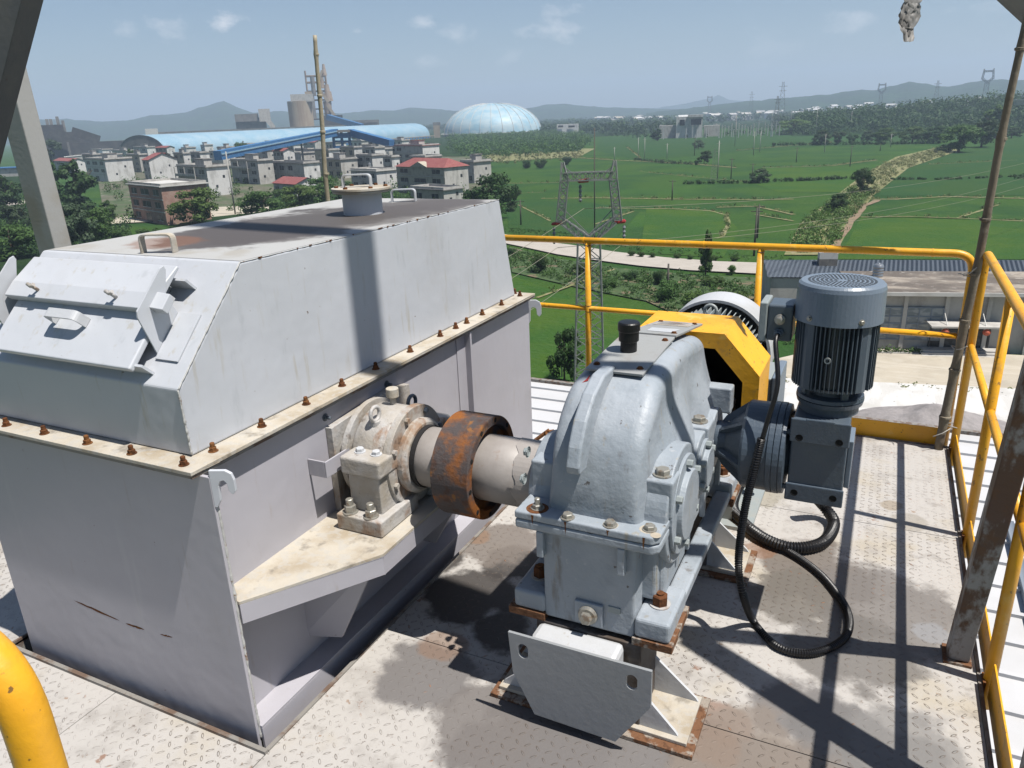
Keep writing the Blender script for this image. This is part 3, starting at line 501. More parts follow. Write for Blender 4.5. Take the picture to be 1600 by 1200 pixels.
# split flanges
for z0, z1 in ((.712, .7385), (.678, .7105)):
    b = MB(); q = [(-.948, 1.885), (-.505, 1.885), (-.485, 1.905), (-.485, 2.0), (-.487, 3.12), (-.51, 3.15), (-.90, 3.15), (-.948, 3.12)]
    b.prism([(x, y, z0) for x, y in q], (0, 0, z1-z0)); b.build('split_flange', 'gear_paint', gb, bevel=.009 if z0 < .7 else .006, seg=3)
b = MB()
for x, y, m in [(-.885, 1.925, 0), (-.775, 1.905, 0), (-.64, 1.91, 0), (-.525, 1.93, 0), (-.52, 2.42, 0), (-.52, 2.86, 0), (-.53, 3.10, 0), (-.90, 2.4, 0), (-.90, 2.8, 0)]:
    c = MB(); c.hexbolt((x, y, .7385), (0, 0, 1), .0165, .016, a0=x*20, stud=.02 if x < -.88 else 0); c.build('flange_bolt', 'bolt_zinc', gb)
# rust where the two flanges meet and by the corner stud
b = MB(); b.lathe((-.885, 1.925, .7386), (0, 0, 1), [(0, .036), (.0008, .034), (.0008, 0)], 20); b.build('rust_patch', 'rust', gb)
b = MB()
for x, y, r in [(-.53, 1.93, .026), (-.64, 1.912, .024), (-.50, 1.905, .016), (-.522, 2.072, .03)]: b.lathe((x, y, .7387 if y < 2.05 else .863), (0, 0, 1), [(0, r), (.0006, r*.9), (.0006, 0)], 20)
b.build('rust_ring_mark', 'cream_dirty', gb)
# bearing bolt bosses
for (y0, y1) in ((2.005, 2.10), (2.50, 2.60), (2.93, 3.0)):
    for sx in (1, -1):
        x0, x1 = sorted((GX+sx*.12, GX+sx*.232)); gbox(x0, x1, y0, y1, .739, .862 if y0 < 2.1 else .845, 'bolt_boss', .008)
    if y0 < 2.9:
        c = MB(); c.hexbolt((-.522, (y0+y1)/2, .8625 if y0 < 2.1 else .8455), (0, 0, 1), .0225, .021, a0=.4); c.build('boss_bolt', 'bolt_zinc', gb)
# bearing seats and covers on the right side, seat on the left for the output shaft
for (y, r, rc) in ((SY, .195, .163), (2.46, .125, .100), (2.72, .120, .095)):
    b = MB(); b.lathe((-.56, y, .715), ax, [(0, .05), (0, r), (.072, r), (.072, .05)], 56); st_ = b.build('bearing_seat', 'gear_paint', gb, bevel=.006, seg=3)
    if y < 2.7:
        b = MB(); b.lathe((-.4878, y, .715), ax, [(0, .03), (0, rc), (.012, rc), (.012, rc*.72), (.030, rc*.70), (.030, 0)], 48); cvv = b.build('bearing_cover', 'gear_paint', st_, bevel=.003, seg=3)
        n = 6 if y < 2.3 else 6
        for k in range(n):
            a = k*2*math.pi/n+.5; c = MB(); c.hexbolt((-.4758, y+rc*.86*math.cos(a), .715+rc*.86*math.sin(a)), ax, .013, .018, washer=False, a0=k); c.build('cover_bolt', 'mainmotor_paint', st_)
b = MB(); b.lathe((-.955, SY, SZZ), ax, [(0, .03), (0, .165), (.03, .175), (.15, .175), (.15, .03)], 48); b.build('bearing_seat', 'gear_paint', gb, bevel=.005)
for (y, z) in ((1.985, .80), (1.99, .70), (2.02, .88)):
    c = MB(); c.hexbolt((-.955, y, z), (-1, 0, 0), .014, .014, a0=y*9); c.build('cover_bolt', 'mainmotor_paint', gb)
# lifting rib and centre ridge over the dome
b = MB(); pr_ = [(2.20, 1.121), (2.12, 1.098), (2.06, 1.058), (2.00, 1.006), (1.955, .942), (1.93, .90)]
up_ = [(1.872, .905), (1.866, .93), (1.885, .985), (1.93, 1.052), (2.005, 1.112), (2.095, 1.146), (2.20, 1.146)]
b.prism([(-.765, y, z) for y, z in pr_+up_], (.044, 0, 0)); b.build('lifting_rib', 'gear_paint', gb, bevel=.008, seg=3)
def run(p, ln, w, m='rust', dirn=(0, 0, -1), n=(0, -1, 0)):
    p = Vector(p); d_ = Vector(dirn); n_ = Vector(n); s_ = d_.cross(n_).normalized(); b = MB(); K = 8
    b.add([p+d_*ln*i/K+s_*sg*w*(1-(i/K)**.7)*(.6+.8*rnd.random())/2+n_*.0006 for i in range(K+1) for sg in (-1, 1)], [(2*i, 2*i+1, 2*i+3, 2*i+2) for i in range(K)]); return b
for x, ln in ((-.885, .035), (-.775, .05), (-.64, .022), (-.53, .045)): run((x, 1.8845, .735), ln, .010).build('rust_run', 'rust', gb)
# inspection plates
def plate(q, t, nm, m):
    b = MB(); P = [Vector(p) for p in q]; n = (P[1]-P[0]).cross(P[2]-P[1]).normalized(); n = n if n.z > 0 else -n; b.prism(P, n*t); o = b.build(nm, m, gb, bevel=.001)
    for i in range(4):
        p = P[i].lerp(P[(i+2) % 4], .12)+n*t; c = MB(); c.hexbolt(p, n, .0085, .007, a0=i); c.build('plate_bolt', 'rust', gb)
    return o, P, n
plate([(-.815, 2.17, 1.126), (-.625, 2.17, 1.126), (-.625, 2.565, 1.140), (-.815, 2.565, 1.140)], .008, 'inspection_plate', 'gear_top_plate')
o, P, n = plate([(-.805, 2.585, 1.140), (-.625, 2.585, 1.140), (-.620, 3.0, 1.078), (-.80, 3.0, 1.078)], .008, 'inspection_plate', 'gear_top_plate')
b = MB(); b.prism([P[3].lerp(P[2], .1)+n*.0085+(P[0]-P[3])*.08, P[3].lerp(P[2], .88)+n*.0085+(P[0]-P[3])*.08, P[3].lerp(P[2], .88)+n*.0085+(P[0]-P[3])*.38, P[3].lerp(P[2], .1)+n*.0085+(P[0]-P[3])*.38], n*.001); np_ = b.build('name_plate', 'bearing_paint', gb)
b = MB()
for i in range(4):
    u = P[3]+(P[0]-P[3])*(.13+.06*i)+n*.0098; b.bar(u+(P[2]-P[3])*.16, u+(P[2]-P[3])*(.75-.12*(i % 2)), .0035, .0004)
b.build('engraved_lines', 'motor_paint', np_)
b = MB(); b.prism([P[3].lerp(P[2], .25)+n*.0088+(P[0]-P[3])*.62, P[3].lerp(P[2], .85)+n*.0088+(P[0]-P[3])*.60, P[3].lerp(P[2], .8)+n*.0088+(P[0]-P[3])*.86, P[3].lerp(P[2], .3)+n*.0088+(P[0]-P[3])*.86], n*.0006); b.build('worn_sticker', 'white_paint', gb)
b = MB(); c = Vector((-.735, 2.375, 1.140)); b.lathe(c, (0, 0, 1), [(0, .028), (.035, .028), (.038, .034), (.070, .034), (.074, .0375), (.098, .0375), (.103, .033), (.104, 0)], 28, sm=False); b.build('breather', 'black_rubber', gb, bevel=.001)
# red spray mark and pale scrawls left of the plate
b = MB(); p = Vector((-.825, 2.13, 1.088)); b.prism([p, p+Vector((.03, .01, .014)), p+Vector((.028, .04, .022)), p+Vector((-.004, .03, .01))], (0, -.001, .003)); b.build('red_paint_mark', 'red_mark', gb)
# lower casing
gbox(-.865, -.560, 1.912, 3.10, .352, .680, 'lower_casing', .010)
gbox(-.895, -.515, 1.99, 3.05, .45, .6795, 'side_wall', .012)
gbox(-.5595, -.50, 2.02, 2.32, .43, .70, 'side_wall', .02)
for x in (-.865, -.60): gbox(x-.012, x+.012, 1.888, 1.9115, .585, .6775, 'rib', .004)
for y in (2.35, 2.6, 2.88): gbox(-.515, -.495, y-.012, y+.012, .44, .6775, 'rib', .004)
for sx in (-1, 1):
    for (y0, y1) in ((1.905, 2.12), (2.90, 3.11)):
        x0, x1 = sorted((GX+sx*.15, GX+sx*.262)); fo = gbox(x0, x1, y0, y1, .365, .435, 'mounting_foot', .012)
        cc = (GX+sx*.205, (y0+y1)/2-.01, .435); c = MB(); c.lathe(cc, (0, 0, 1), [(0, .033), (.004, .033), (.004, 0)], 24); c.build('washer', 'bearing_paint', fo)
        c = MB(); c.lathe(Vector(cc)+Vector((0, 0, .004)), (0, 0, 1), [(0, .025), (.030, .025), (.034, .021), (.034, 0)], 6, a0=.2); c.lathe(Vector(cc)+Vector((0, 0, .038)), (0, 0, 1), [(0, .012), (.006, .012), (.006, 0)], 14); c.build('foot_bolt', 'rust', fo)
gbox(-.515, -.452, 2.12, 2.90, .365, .405, 'foot_rail', .008)
gbox(-.755, -.660, 1.900, 1.9118, .368, .450, 'plug_pad', .004)
c = MB(); c.lathe((-.708, 1.8995, .408), (0, -1, 0), [(0, .032), (.006, .032), (.010, .028), (.014, .028), (.014, 0)], 24); c.lathe((-.708, 1.885, .408), (0, -1, 0), [(0, .021), (.015, .021), (.017, .018), (.017, 0)], 6, a0=.1); c.build('drain_plug', 'bolt_zinc', gb)
gbox(-.645, -.605, 1.908, 1.9119, .430, .452, 'small_tag', .0008, 'mainmotor_paint')
# ------------------------------------------------------------ stand
st = thing('gearbox_stand', (-.70, 1.9, 0), 'grey steel stand with slotted front plate and rusty base plates under the gearbox', 'machine stand')
def sbox(lo, hi, nm, m='white_paint', bv=.002): b = MB(); b.box(lo, hi); return b.build(nm, m, st, bevel=bv)
# front plate with two slots (a bmesh outline with slot cut-outs)
def slotplate(y, x0, x1, z0, z1, cx, cz, slots, sr, sh2, t, nm, m):
    """plate split into columns so that the slots are true openings"""
    out = [(x0, z1), (x1, z1), (x1, z1-(z1-z0)*.43), (x1-cx, z0), (x0+cz, z0+.006), (x0+.012, z1-(z1-z0)*.5)]
    me = bmesh.new(); N_ = 16
    outer = [me.verts.new((x, y, z)) for x, z in out]
    edges = [me.edges.new((outer[i], outer[(i+1) % len(outer)])) for i in range(len(outer))]
    for (sx, sz) in slots:
        vv = [me.verts.new((sx+sr*math.cos(a), y, sz+sr*math.sin(a)+(sh2 if math.sin(a) >= 0 else -sh2))) for a in [2*math.pi*(k+.5)/N_ for k in range(N_)]]
        edges += [me.edges.new((vv[i], vv[(i+1) % N_])) for i in range(N_)]
    bmesh.ops.triangle_fill(me, use_beauty=True, edges=edges)
    rr = bmesh.ops.extrude_face_region(me, geom=me.faces[:]); bmesh.ops.translate(me, verts=[v for v in rr['geom'] if isinstance(v, bmesh.types.BMVert)], vec=(0, t, 0))
    bmesh.ops.recalc_face_normals(me, faces=me.faces)
    me.verts.index_update(); b = MB(); b.add([v.co.copy() for v in me.verts], [tuple(v.index for v in f.verts) for f in me.faces]); me.free(); return b.build(nm, m, st)
slotplate(1.80, -.945, -.472, .036, .342, .11, .085, [(-.893, .283), (-.532, .283)], .0175, .010, .010, 'front_plate', 'plate_grey')
sbox((-.875, 1.811, .10), (-.585, 1.90, .340), 'front_beam', bv=.018)
sbox((-.89, 1.903, .030), (-.535, 2.10, .338), 'support_box', 'under_shade', .003); sbox((-.89, 2.90, .030), (-.535, 3.10, .338), 'support_box', 'under_shade', .003)
for (x0, x1) in ((-.99, -.86), (-.565, -.438)):
    for (y0, y1) in ((1.90, 2.125), (2.895, 3.125)): sbox((x0, y0, .3385), (x1, y1, .3645), 'rusty_shim', 'rust_edge', .001)
for (y0, y1, w) in ((1.856, 2.13, 0), (2.86, 3.13, 0)):
    sbox((-1.055, y0, .001), (-.352, y1, .016), 'base_plate', 'rust_edge', .002); sbox((-1.035, y0+.03, .0165), (-.378, y1-.02, .0295), 'base_pad', 'cream_dirty', .002)
    for y in (y0+.05, y1-.05):
        for sx in (1, -1):
            b = MB(); xa, xb = (-.5345, -.385 if y > y0+.1 else -.41) if sx > 0 else (-.8905, -1.03); b.prism([(xa, y, .030), (xb, y, .030), (xb-.008*sx, y, .042), (xa, y, .165)], (0, .010, 0)); b.build('gusset', 'white_paint', st)
# ------------------------------------------------------------ auxiliary reducer with the vertical motor
gm = thing('gear_motor', (-.11, 2.74, .57), 'dark blue grey gear motor standing upright beside the gearbox', 'gear motor')
def ml(c, a, prof, nm, m, n=48, p=gm, bv=0, sm=False): b = MB(); b.lathe(c, a, prof, n, sm); return b.build(nm, m, p, bevel=bv, seg=2)
RY, RZ = 2.72, .715
ml((-.487, RY, RZ), ax, [(0, .04), (0, .070), (.010, .072), (.04, .070), (.105, .128), (.105, .05)], 'lantern_cone', 'reducer_paint')
for k in range(6):
    a = k*math.pi/3+.2; b = MB(); u = Vector((0, math.cos(a), math.sin(a))); w = Vector((0, -math.sin(a), math.cos(a)))*.006
    b.prism([Vector((-.48, RY, RZ))+u*.060-w, Vector((-.377, RY, RZ))+u*.10-w, Vector((-.377, RY, RZ))+u*.160-w, Vector((-.46, RY, RZ))+u*.093-w], w*2); b.build('lantern_rib', 'reducer_paint', gm)
ml((-.381, RY, RZ), ax, [(0, .1), (0, .158), (.010, .165), (.095, .165), (.095, .1)], 'drum', 'reducer_paint', bv=.002)
ml((-.2855, RY, RZ), ax, [(0, .05), (0, .170), (.018, .170), (.018, .164), (.021, .164), (.021, .170), (.040, .170), (.040, .163), (.044, .163), (.044, .168), (.056, .166), (.062, .10), (.074, .085), (.074, .02)], 'flange', 'reducer_paint')
for k in range(4):
    a = k*math.pi/2+.75; c = MB(); c.hexbolt((-.2300, RY+.148*math.cos(a), RZ+.148*math.sin(a)), ax, .010, .014, washer=False); c.build('bolt', 'motor_paint', gm)
b = MB(); b.box((-.212, 2.60, .575), (-.030, 2.86, .885)); hb = b.build('gear_case', 'reducer_paint', gm, bevel=.006, seg=3)
for (z0, z1) in ((.573, .640), (.800, .887)):
    b = MB(); b.box((-.217, 2.590, z0), (-.025, 2.5995, z1)); b.build('mounting_pad', 'reducer_paint', hb, bevel=.004)
    for x in (-.185, -.057):
        zz = z0+.033 if z0 < .7 else z0+.018; b = MB(); b.lathe((x, 2.5896, zz), (0, -1, 0), [(0, .0125), (.0012, .0125), (.0012, .0105), (.0003, .009), (.0003, 0)], 20); b.build('bolt_hole', 'black_hole', hb)
b = MB(); b.box((-.170, 2.5899, .815), (-.075, 2.5985, .890)); b.build('raised_panel', 'reducer_paint', hb, bevel=.004)
b = MB(); b.box((-.029, 2.66, .62), (-.012, 2.80, .80)); b.build('side_plate', 'cowl_paint', hb, bevel=.003)
mc = (-.108, 2.735)
ml((*mc, .886), (0, 0, 1), [(0, .05), (0, .098), (.030, .098), (.030, .108), (.046, .112), (.046, .105), (.050, .105), (.050, .112), (.062, .110), (.064, .07), (.094, .066), (.094, .115), (.104, .118), (.104, .05)], 'adapter', 'reducer_paint')
for k in range(4):
    a = k*math.pi/2+.55; b = MB(); u = Vector((math.cos(a), math.sin(a), 0)); p = Vector((*mc, .95))+u*.095; b.bar(p, p+Vector((0, 0, .035)), .024, .010, up=u); b.build('adapter_rib', 'reducer_paint', gm)
rb = .108
bo = ml((*mc, .990), (0, 0, 1), [(0, .05), (0, rb), (.235, rb), (.235, .05)], 'motor_body', 'motor_paint')
fin = MB()
for k in range(56):
    a = k*2*math.pi/56; u = Vector((math.cos(a), math.sin(a), 0)); q = a % (2*math.pi)
    # finned sides with four smooth corner bars
    dd = min(abs(((a-c+math.pi) % (2*math.pi))-math.pi) for c in [math.pi*(.25+.5*j)+.08 for j in range(4)])
    if dd < .16: continue
    p = Vector((*mc, .985)); fin.bar(p+u*.115, p+u*.115+Vector((0, 0, .238)), .0032, .036, up=u)
fin.build('cooling_fins', 'motor_paint', bo)
for j in range(4):
    a = math.pi*(.25+.5*j)+.08; u = Vector((math.cos(a), math.sin(a), 0)); w = Vector((-u.y, u.x, 0)); p = Vector((*mc, .982)); b = MB()
    b.prism([p+u*.10-w*.024, p+u*.126-w*.022, p+u*.131, p+u*.126+w*.022, p+u*.10+w*.024], (0, 0, .243)); b.build('corner_bar', 'motor_paint', bo, bevel=.003)
b = MB(); u = Vector((-.1, -1, 0)).normalized(); b.lathe(Vector((*mc, 1.10))+u*.130, u, [(0, .006), (0, .011), (.006, .011), (.006, .006)], 16); b.build('lifting_eye', 'mainmotor_paint', bo)
# fan cowl: rounded square-ish drum with a slotted top
cw = MB(); rows = []
def rsq(a, r): n = 5.0; return r/((abs(math.cos(a-.08))**n+abs(math.sin(a-.08))**n)**(1/n)) if False else r
for (z, r) in ((1.215, .1395), (1.216, .1415), (1.325, .1395), (1.338, .1365), (1.3455, .129)):
    rows.append([(mc[0]+r*math.cos(a)*1.0, mc[1]+r*math.sin(a), z) for a in [k*2*math.pi/64 for k in range(64)]])
vv = [p for r_ in rows for p in r_]; cw.add(vv, [(i*64+k, i*64+(k+1) % 64, (i+1)*64+(k+1) % 64, (i+1)*64+k) for i in range(4) for k in range(64)], False)
cw.add([(mc[0]+.129*math.cos(k*2*math.pi/64), mc[1]+.129*math.sin(k*2*math.pi/64), 1.3455) for k in range(64)], [tuple(range(64))])
fc = cw.build('fan_cowl', 'cowl_paint', gm)
vh = MB()
for j, r in enumerate((.022, .036, .050, .064, .078, .092, .104)):
    n = max(6, int(2*math.pi*r/.0125))
    for k in range(n):
        a = 2*math.pi*k/n; u = Vector((math.cos(a), math.sin(a), 0)); w = Vector((-u.y, u.x, 0)); p = Vector((*mc, 1.3457))+u*r
        vh.prism([p+u*x_+w*y_ for x_, y_ in ((-.0042, -.003), (.0042, -.003), (.0042, .003), (-.0042, .003))], (0, 0, .0003))
vh.build('vent_slots', 'black_hole', fc)
for a in (-2.2, -1.0, 1.0, 2.6):
    u = Vector((math.cos(a), math.sin(a), 0)); b = MB(); b.hexbolt(Vector((*mc, 1.235))+u*.141, u, .0075, .008); b.build('cowl_bolt', 'bolt_zinc', fc)
# terminal box on the left
b = MB(); b.box((-.335, 2.70, 1.125), (-.250, 2.82, 1.255)); tb = b.build('terminal_box', 'motor_paint', gm, bevel=.008, seg=3)
b = MB(); b.box((-.362, 2.695, 1.120), (-.3355, 2.825, 1.262)); b.build('box_lid', 'mainmotor_paint', tb, bevel=.005)
for z, m in ((1.205, 'bolt_zinc'), (1.155, 'motor_paint')):
    b = MB(); b.lathe((-.292, 2.6995, z), (0, -1, 0), [(0, .018), (.010, .018), (.012, .013), (.026, .013), (.028, .008), (.028, 0)], 20); b.build('cable_gland', m, tb)
# ------------------------------------------------------------ cables
def ribbed(pts, r, pitch, depth, nm, m, label, cat, n=14):
    # resample along the curve, radius waves up and down
    P = [Vector(p) for p in pts]; C = []
    for i in range(len(P)-1):
        p0 = P[max(i-1, 0)]; p1 = P[i]; p2 = P[i+1]; p3 = P[min(i+2, len(P)-1)]
        K = max(3, int((p2-p1).length/(pitch/2)))
        for k in range(K):
            t = k/K; C.append(.5*((2*p1)+(p2-p0)*t+(2*p0-5*p1+4*p2-p3)*t*t+(3*p1-p0-3*p2+p3)*t**3))
    C.append(P[-1]); b = MB(); b.tube(C, [r+(depth if i % 2 else 0) for i in range(len(C))], n, sm=not depth); o = b.build(nm, m); tag(o, label, cat); return o
cz = [(-.292, 2.667, 1.155), (-.300, 2.64, 1.10), (-.305, 2.58, .95), (-.31, 2.52, .86)]
P = [(-.292, 2.668, 1.155), (-.294, 2.640, 1.135)]+[tuple(PY(x, y, yy)) for x, y, yy in ((1215, 600, 2.58), (1200, 655, 2.56), (1190, 690, 2.55))]
o = ribbed(P, .0085, .05, 0, 'power_cable', 'black_rubber', 'thin black cable dropping from the upright motor terminal box', 'cable')
P = [tuple(PY(1190, 685, 2.55)), tuple(PY(1178, 735, 2.54)), tuple(PY(1163, 800, 2.54)), tuple(PY(1154, 875, 2.54)), tuple(PY(1160, 925, 2.5)), tuple(PZ(1178, 972, .02)), tuple(PZ(1215, 1010, .017)), tuple(PZ(1262, 1021, .017)), tuple(PZ(1305, 1008, .017)), tuple(PZ(1326, 985, .017)), tuple(PZ(1322, 950, .017)), tuple(PZ(1290, 905, .017)),
     tuple(PZ(1250, 872, .02)), tuple(PZ(1205, 845, .03)), tuple(PZ(1168, 818, .05)), tuple(PZ(1140, 795, .06)), tuple(PZ(1120, 785, .06))]
ribbed(P, .0125, .0085, .0028, 'corrugated_conduit', 'black_rubber', 'thin black corrugated conduit looping forward across the deck', 'conduit')
P = [tuple(PZ(1268, 770, .16)), tuple(PZ(1288, 792, .07)), tuple(PZ(1303, 818, .033)), tuple(PZ(1285, 848, .03)), tuple(PZ(1240, 856, .03)), tuple(PZ(1195, 842, .03)), tuple(PZ(1160, 815, .035)), tuple(PZ(1145, 790, .05)), tuple(PZ(1158, 755, .08)), tuple(PZ(1190, 742, .14))]
ribbed(P, .0235, .013, .0045, 'corrugated_hose', 'black_rubber', 'thick black corrugated hose coiled under the upright motor', 'hose', 18)
# ------------------------------------------------------------ coupling guard and main motor
gd = thing('coupling_guard', (GX, 3.15, .4), 'bright yellow octagonal coupling guard behind the gearbox', 'machine guard')
oc = [(.178, .325), (.325, .160), (.325, -.160), (.178, -.325), (-.178, -.325), (-.325, -.160), (-.325, .160), (-.178, .325)]
b = MB(); y0, y1 = 3.01, 3.31
def orow(s, y): return [(GX+x*s, y, .722+z*s) for x, z in oc]
R_ = [orow(.80, y0), orow(1, y0), orow(1, y1), orow(.985, y1), orow(.985, y0+.004), orow(.805, y0+.004)]
b.add([p for r_ in R_ for p in r_], [(i*8+k, i*8+(k+1) % 8, ((i+1) % 6)*8+(k+1) % 8, ((i+1) % 6)*8+k) for i in range(6) for k in range(8)]); b.build('shell', 'yellow', gd)
b = MB(); b.prism(orow(.98, y1-.01), (0, .006, 0)); b.build('back_plate', 'inside_dark', gd)
b = MB(); b.lathe((GX, 3.08, .72), (0, 1, 0), [(0, .02), (0, .12), (.06, .12), (.06, .15), (.10, .15), (.10, .05)], 32); b.build('brake_wheel', 'inside_dark', gd)
b = MB(); b.box((GX-.16, 3.08, .0), (GX+.16, 3.27, .39)); b.build('guard_leg', 'yellow', gd, bevel=.003)
mm_ = thing('main_motor', (GX, 3.6, 0), 'large pale grey finned motor behind the yellow guard', 'electric motor')
MZ = .735
mb_ = ml((GX, 3.33, MZ), (0, 1, 0), [(0, .05), (0, .21), (.05, .215), (.05, .195), (.42, .195), (.42, .05)], 'motor_body', 'mainmotor_paint', p=mm_)
fin = MB()
for k in range(60):
    a = k*2*math.pi/60; u = Vector((math.cos(a), 0, math.sin(a))); p = Vector((GX, 3.375, MZ)); fin.bar(p+u*.215, p+u*.215+Vector((0, .40, 0)), .0045, .05, up=u)
fin.build('cooling_fins', 'mainmotor_paint', mb_)
ml((GX, 3.74, MZ), (0, 1, 0), [(0, .262), (0, .276), (.20, .276), (.22, .262), (.22, 0), (.21, 0), (.21, .262), (0, .262)], 'fan_cowl', 'cowl_white' if 'cowl_white' in MATS else 'white_paint', p=mm_, n=64)
b = MB(); c = Vector((GX+.02, 3.50, MZ+.235)); b.lathe(c, (0, 0, 1), [(0, .02), (.02, .018), (.02, 0)], 14); b.tube([c+Vector((.028*math.cos(a), 0, .045+.028*math.sin(a))) for a in [k*2*math.pi/18 for k in range(19)]], .008, 8, cap=False); b.build('eye_bolt', 'mainmotor_paint', mm_)
b = MB(); b.box((-.50, 3.42, .50), (-.385, 3.68, .74)); jb = b.build('junction_box', 'mainmotor_paint', mm_, bevel=.006); b = MB(); b.box((-.3845, 3.41, .49), (-.350, 3.69, .75)); b.build('box_lid', 'cowl_paint', jb, bevel=.006)
b = MB(); b.box((GX-.2, 3.36, .02), (GX-.1, 3.75, .56)); b.box((GX+.1, 3.36, .02), (GX+.2, 3.75, .56)); b.box((GX-.3, 3.30, .001), (GX+.3, 3.85, .0195)); b.build('motor_base', 'mainmotor_paint', mm_)
# ============================================================ RAILINGS AND POSTS
fr = thing('handrail', (-.8, 4.75, 0), 'yellow pipe handrail along the far edge of the deck', 'handrail')
YR = 4.75; HT = 1.115
def pipe(pts, r, nm, parent, m='yellow', n=16): b = MB(); b.tube(pts, r, n); return b.build(nm, m, parent)
pipe(fillet([(-3.85, YR, HT), (.455, YR, HT), (.455, YR, -.05)], .10, 8), .0215, 'top_rail', fr)
pipe([(-3.85, YR, .655), (.43, YR, .655)], .0175, 'middle_rail', fr)
for x in (-2.85, -1.759, -.655): pipe([(x, YR, -.05), (x, YR, HT-.012)], .0205, 'post', fr)
b = MB(); b.box((-1.2, YR-.03, -.02), (.43, YR-.024, .105)); b.build('toe_board', 'yellow', fr, bevel=.001)
for x in (-1.79, -1.0, -.30, .25): 
    b = MB(); b.lathe((x, YR, HT), ax, [(0, .0215), (0, .0232), (.006, .0232), (.006, .0215)], 16); b.build('weld', 'yellow', fr)
for x in (-2.85, -1.759, -.655):
    for z, h_ in ((HT-.034, .006), (.655-.022, .004), (.655+.019, .004)): b = MB(); b.lathe((x, YR, z), (0, 0, 1), [(0, .0206), (0, .0216), (h_, .0216), (h_, .0206)], 14); b.build('joint_rust', 'rust_edge', fr)
rr_ = thing('handrail', (.5, 3.2, 0), 'yellow pipe handrail running along the right edge of the deck', 'handrail')
XR = .502
pipe(fillet([(XR, 4.69, -.10), (XR, 4.69, 1.135), (XR, .55, 1.135), (XR, .55, -.1)], .09, 8), .0215, 'top_rail', rr_)
for (a, c) in ((4.672, 3.66), (3.62, 2.62), (2.58, 1.58), (1.54, .57)): pipe([(XR, a, .62), (XR, c, .62)], .0175, 'middle_rail', rr_)
for y in (3.64, 2.60, 1.56): pipe([(XR, y, -.1), (XR, y, 1.125)], .0205, 'post', rr_)
for (a, c) in ((4.66, 3.67), (3.61, 2.63), (2.57, 1.59)): b = MB(); b.box((XR-.003, c, -.04), (XR+.003, a, .10)); b.build('toe_board', 'yellow', rr_, bevel=.001)
for y in (4.69, 3.64, 2.60, 1.56): b = MB(); b.box((EX+.0145, y-.03, -.11), (EX+.0235, y+.03, .015)); b.build('mounting_lug', 'rust', rr_)
nr = thing('handrail', (-.9, .6, 0), 'blurred yellow pipe handrail end close to the camera at lower left', 'handrail')
c0 = CAM+ray(45, 1110)*.72; c1 = CAM+ray(95, 1230)*.76; c2 = CAM+ray(2, 1012)*.70; c3 = CAM+ray(-60, 1000)*.69
e0 = CAM+ray(62, 1160)*.735; pts = fillet([c3+Vector((-.9, -.05, 0)), Vector((e0.x-.012, e0.y, c2.z-.002)), Vector((e0.x, e0.y, -.03))], .09, 10)
pipe(pts, .0215, 'top_rail', nr, n=20); pipe([(e0.x-.9, e0.y, .55), (e0.x-.01, e0.y, .55)], .0175, 'middle_rail', nr)
# leaning square steel leg at the deck edge (carries the frame overhead) and the one that meets it
l1 = Vector((.03, -.16, 1)); l2 = Vector((.03, .15, 1))
def leg(nm, base, l, h, w, m, label, plate=True):
    t_ = thing(nm, base, label, 'steel post'); base = Vector(base); b = MB()
    vs = [base+Vector((x, y, .012))+l*z for z in (0, h) for x, y in ((0, 0), (w, 0), (w, w*1.05), (0, w*1.05))]
    b.add(vs, [(3, 2, 1, 0), (4, 5, 6, 7), (0, 1, 5, 4), (1, 2, 6, 5), (2, 3, 7, 6), (3, 0, 4, 7)]); b.build('tube', m, t_, bevel=.004, seg=2)
    if plate: b = MB(); b.box(base+Vector((-.012, -.015, .001)), base+Vector((w+.008, w+.02, .011))); b.build('base_plate', 'rust_edge', t_, bevel=.001)
    return t_
leg('steel_post', (.375, 2.665, 0), l1, 4.25, .070, 'column_rusty', 'tall leaning grey steel post with dark rust down its front at the right deck edge')
leg('steel_post', (.482, 1.86, -.14), l2, 2.6, .088, 'column_rusty', 'near steel post outside the deck edge at the bottom right corner', False)
ms = thing('steel_mast', (.46, 2.0, 4.2), 'grey steel mast rising above the leaning post at the right deck edge', 'steel mast')
b = MB(); b.box((.46, 1.985, 4.1), (.56, 1.997, 10.5)); b.box((.505, 1.9971, 4.1), (.515, 2.1479, 10.5)); b.box((.46, 2.148, 4.1), (.56, 2.16, 10.5)); b.build('mast', 'grey_tube', ms)
# left leg and the dark beam crossing the top left corner
q = PY(85, 383, 2.7); b0 = Vector((q.x-.02, 2.7, 0))
t_ = thing('steel_post', b0, 'white steel post with brown rust stains behind the left end of the hood', 'steel post')
tb_, bb_ = PY(8, 90, 2.7), PY(100, 440, 2.7); dd = (tb_-bb_).normalized(); foot = bb_-dd*((bb_.z+1.4)/dd.z); top = bb_+dd*2.4
b = MB(); b.bar(foot, top, .155, .10, up=(0, 1, 0)); b.build('tube', 'brace_paint', t_, bevel=.006)
bm_ = thing('roof_beam', (-3.6, 2.2, 2.6), 'dark painted steel beam crossing the top left corner', 'steel beam')
a = CAM+ray(-30, 210)*3.3; c = CAM+ray(42, -80)*3.0; b = MB(); b.bar(a+(a-c)*1.0, c+(c-a)*1.2, .155, .11, up=_f); b.build('beam', 'beam_dark', bm_, bevel=.003)
bm_ = thing('roof_beam', (1.2, 5.5, 2.9), 'dark steel beam end poking into the top right corner', 'steel beam')
a = CAM+ray(1560, -60)*6.0; c = CAM+ray(1690, 60)*6.0; n_ = (c-a).normalized(); b = MB(); b.bar(a-n_*1.6, c+n_*.8, .31, .2, up=_f); b.build('beam', 'beam_dark', bm_, bevel=.003)
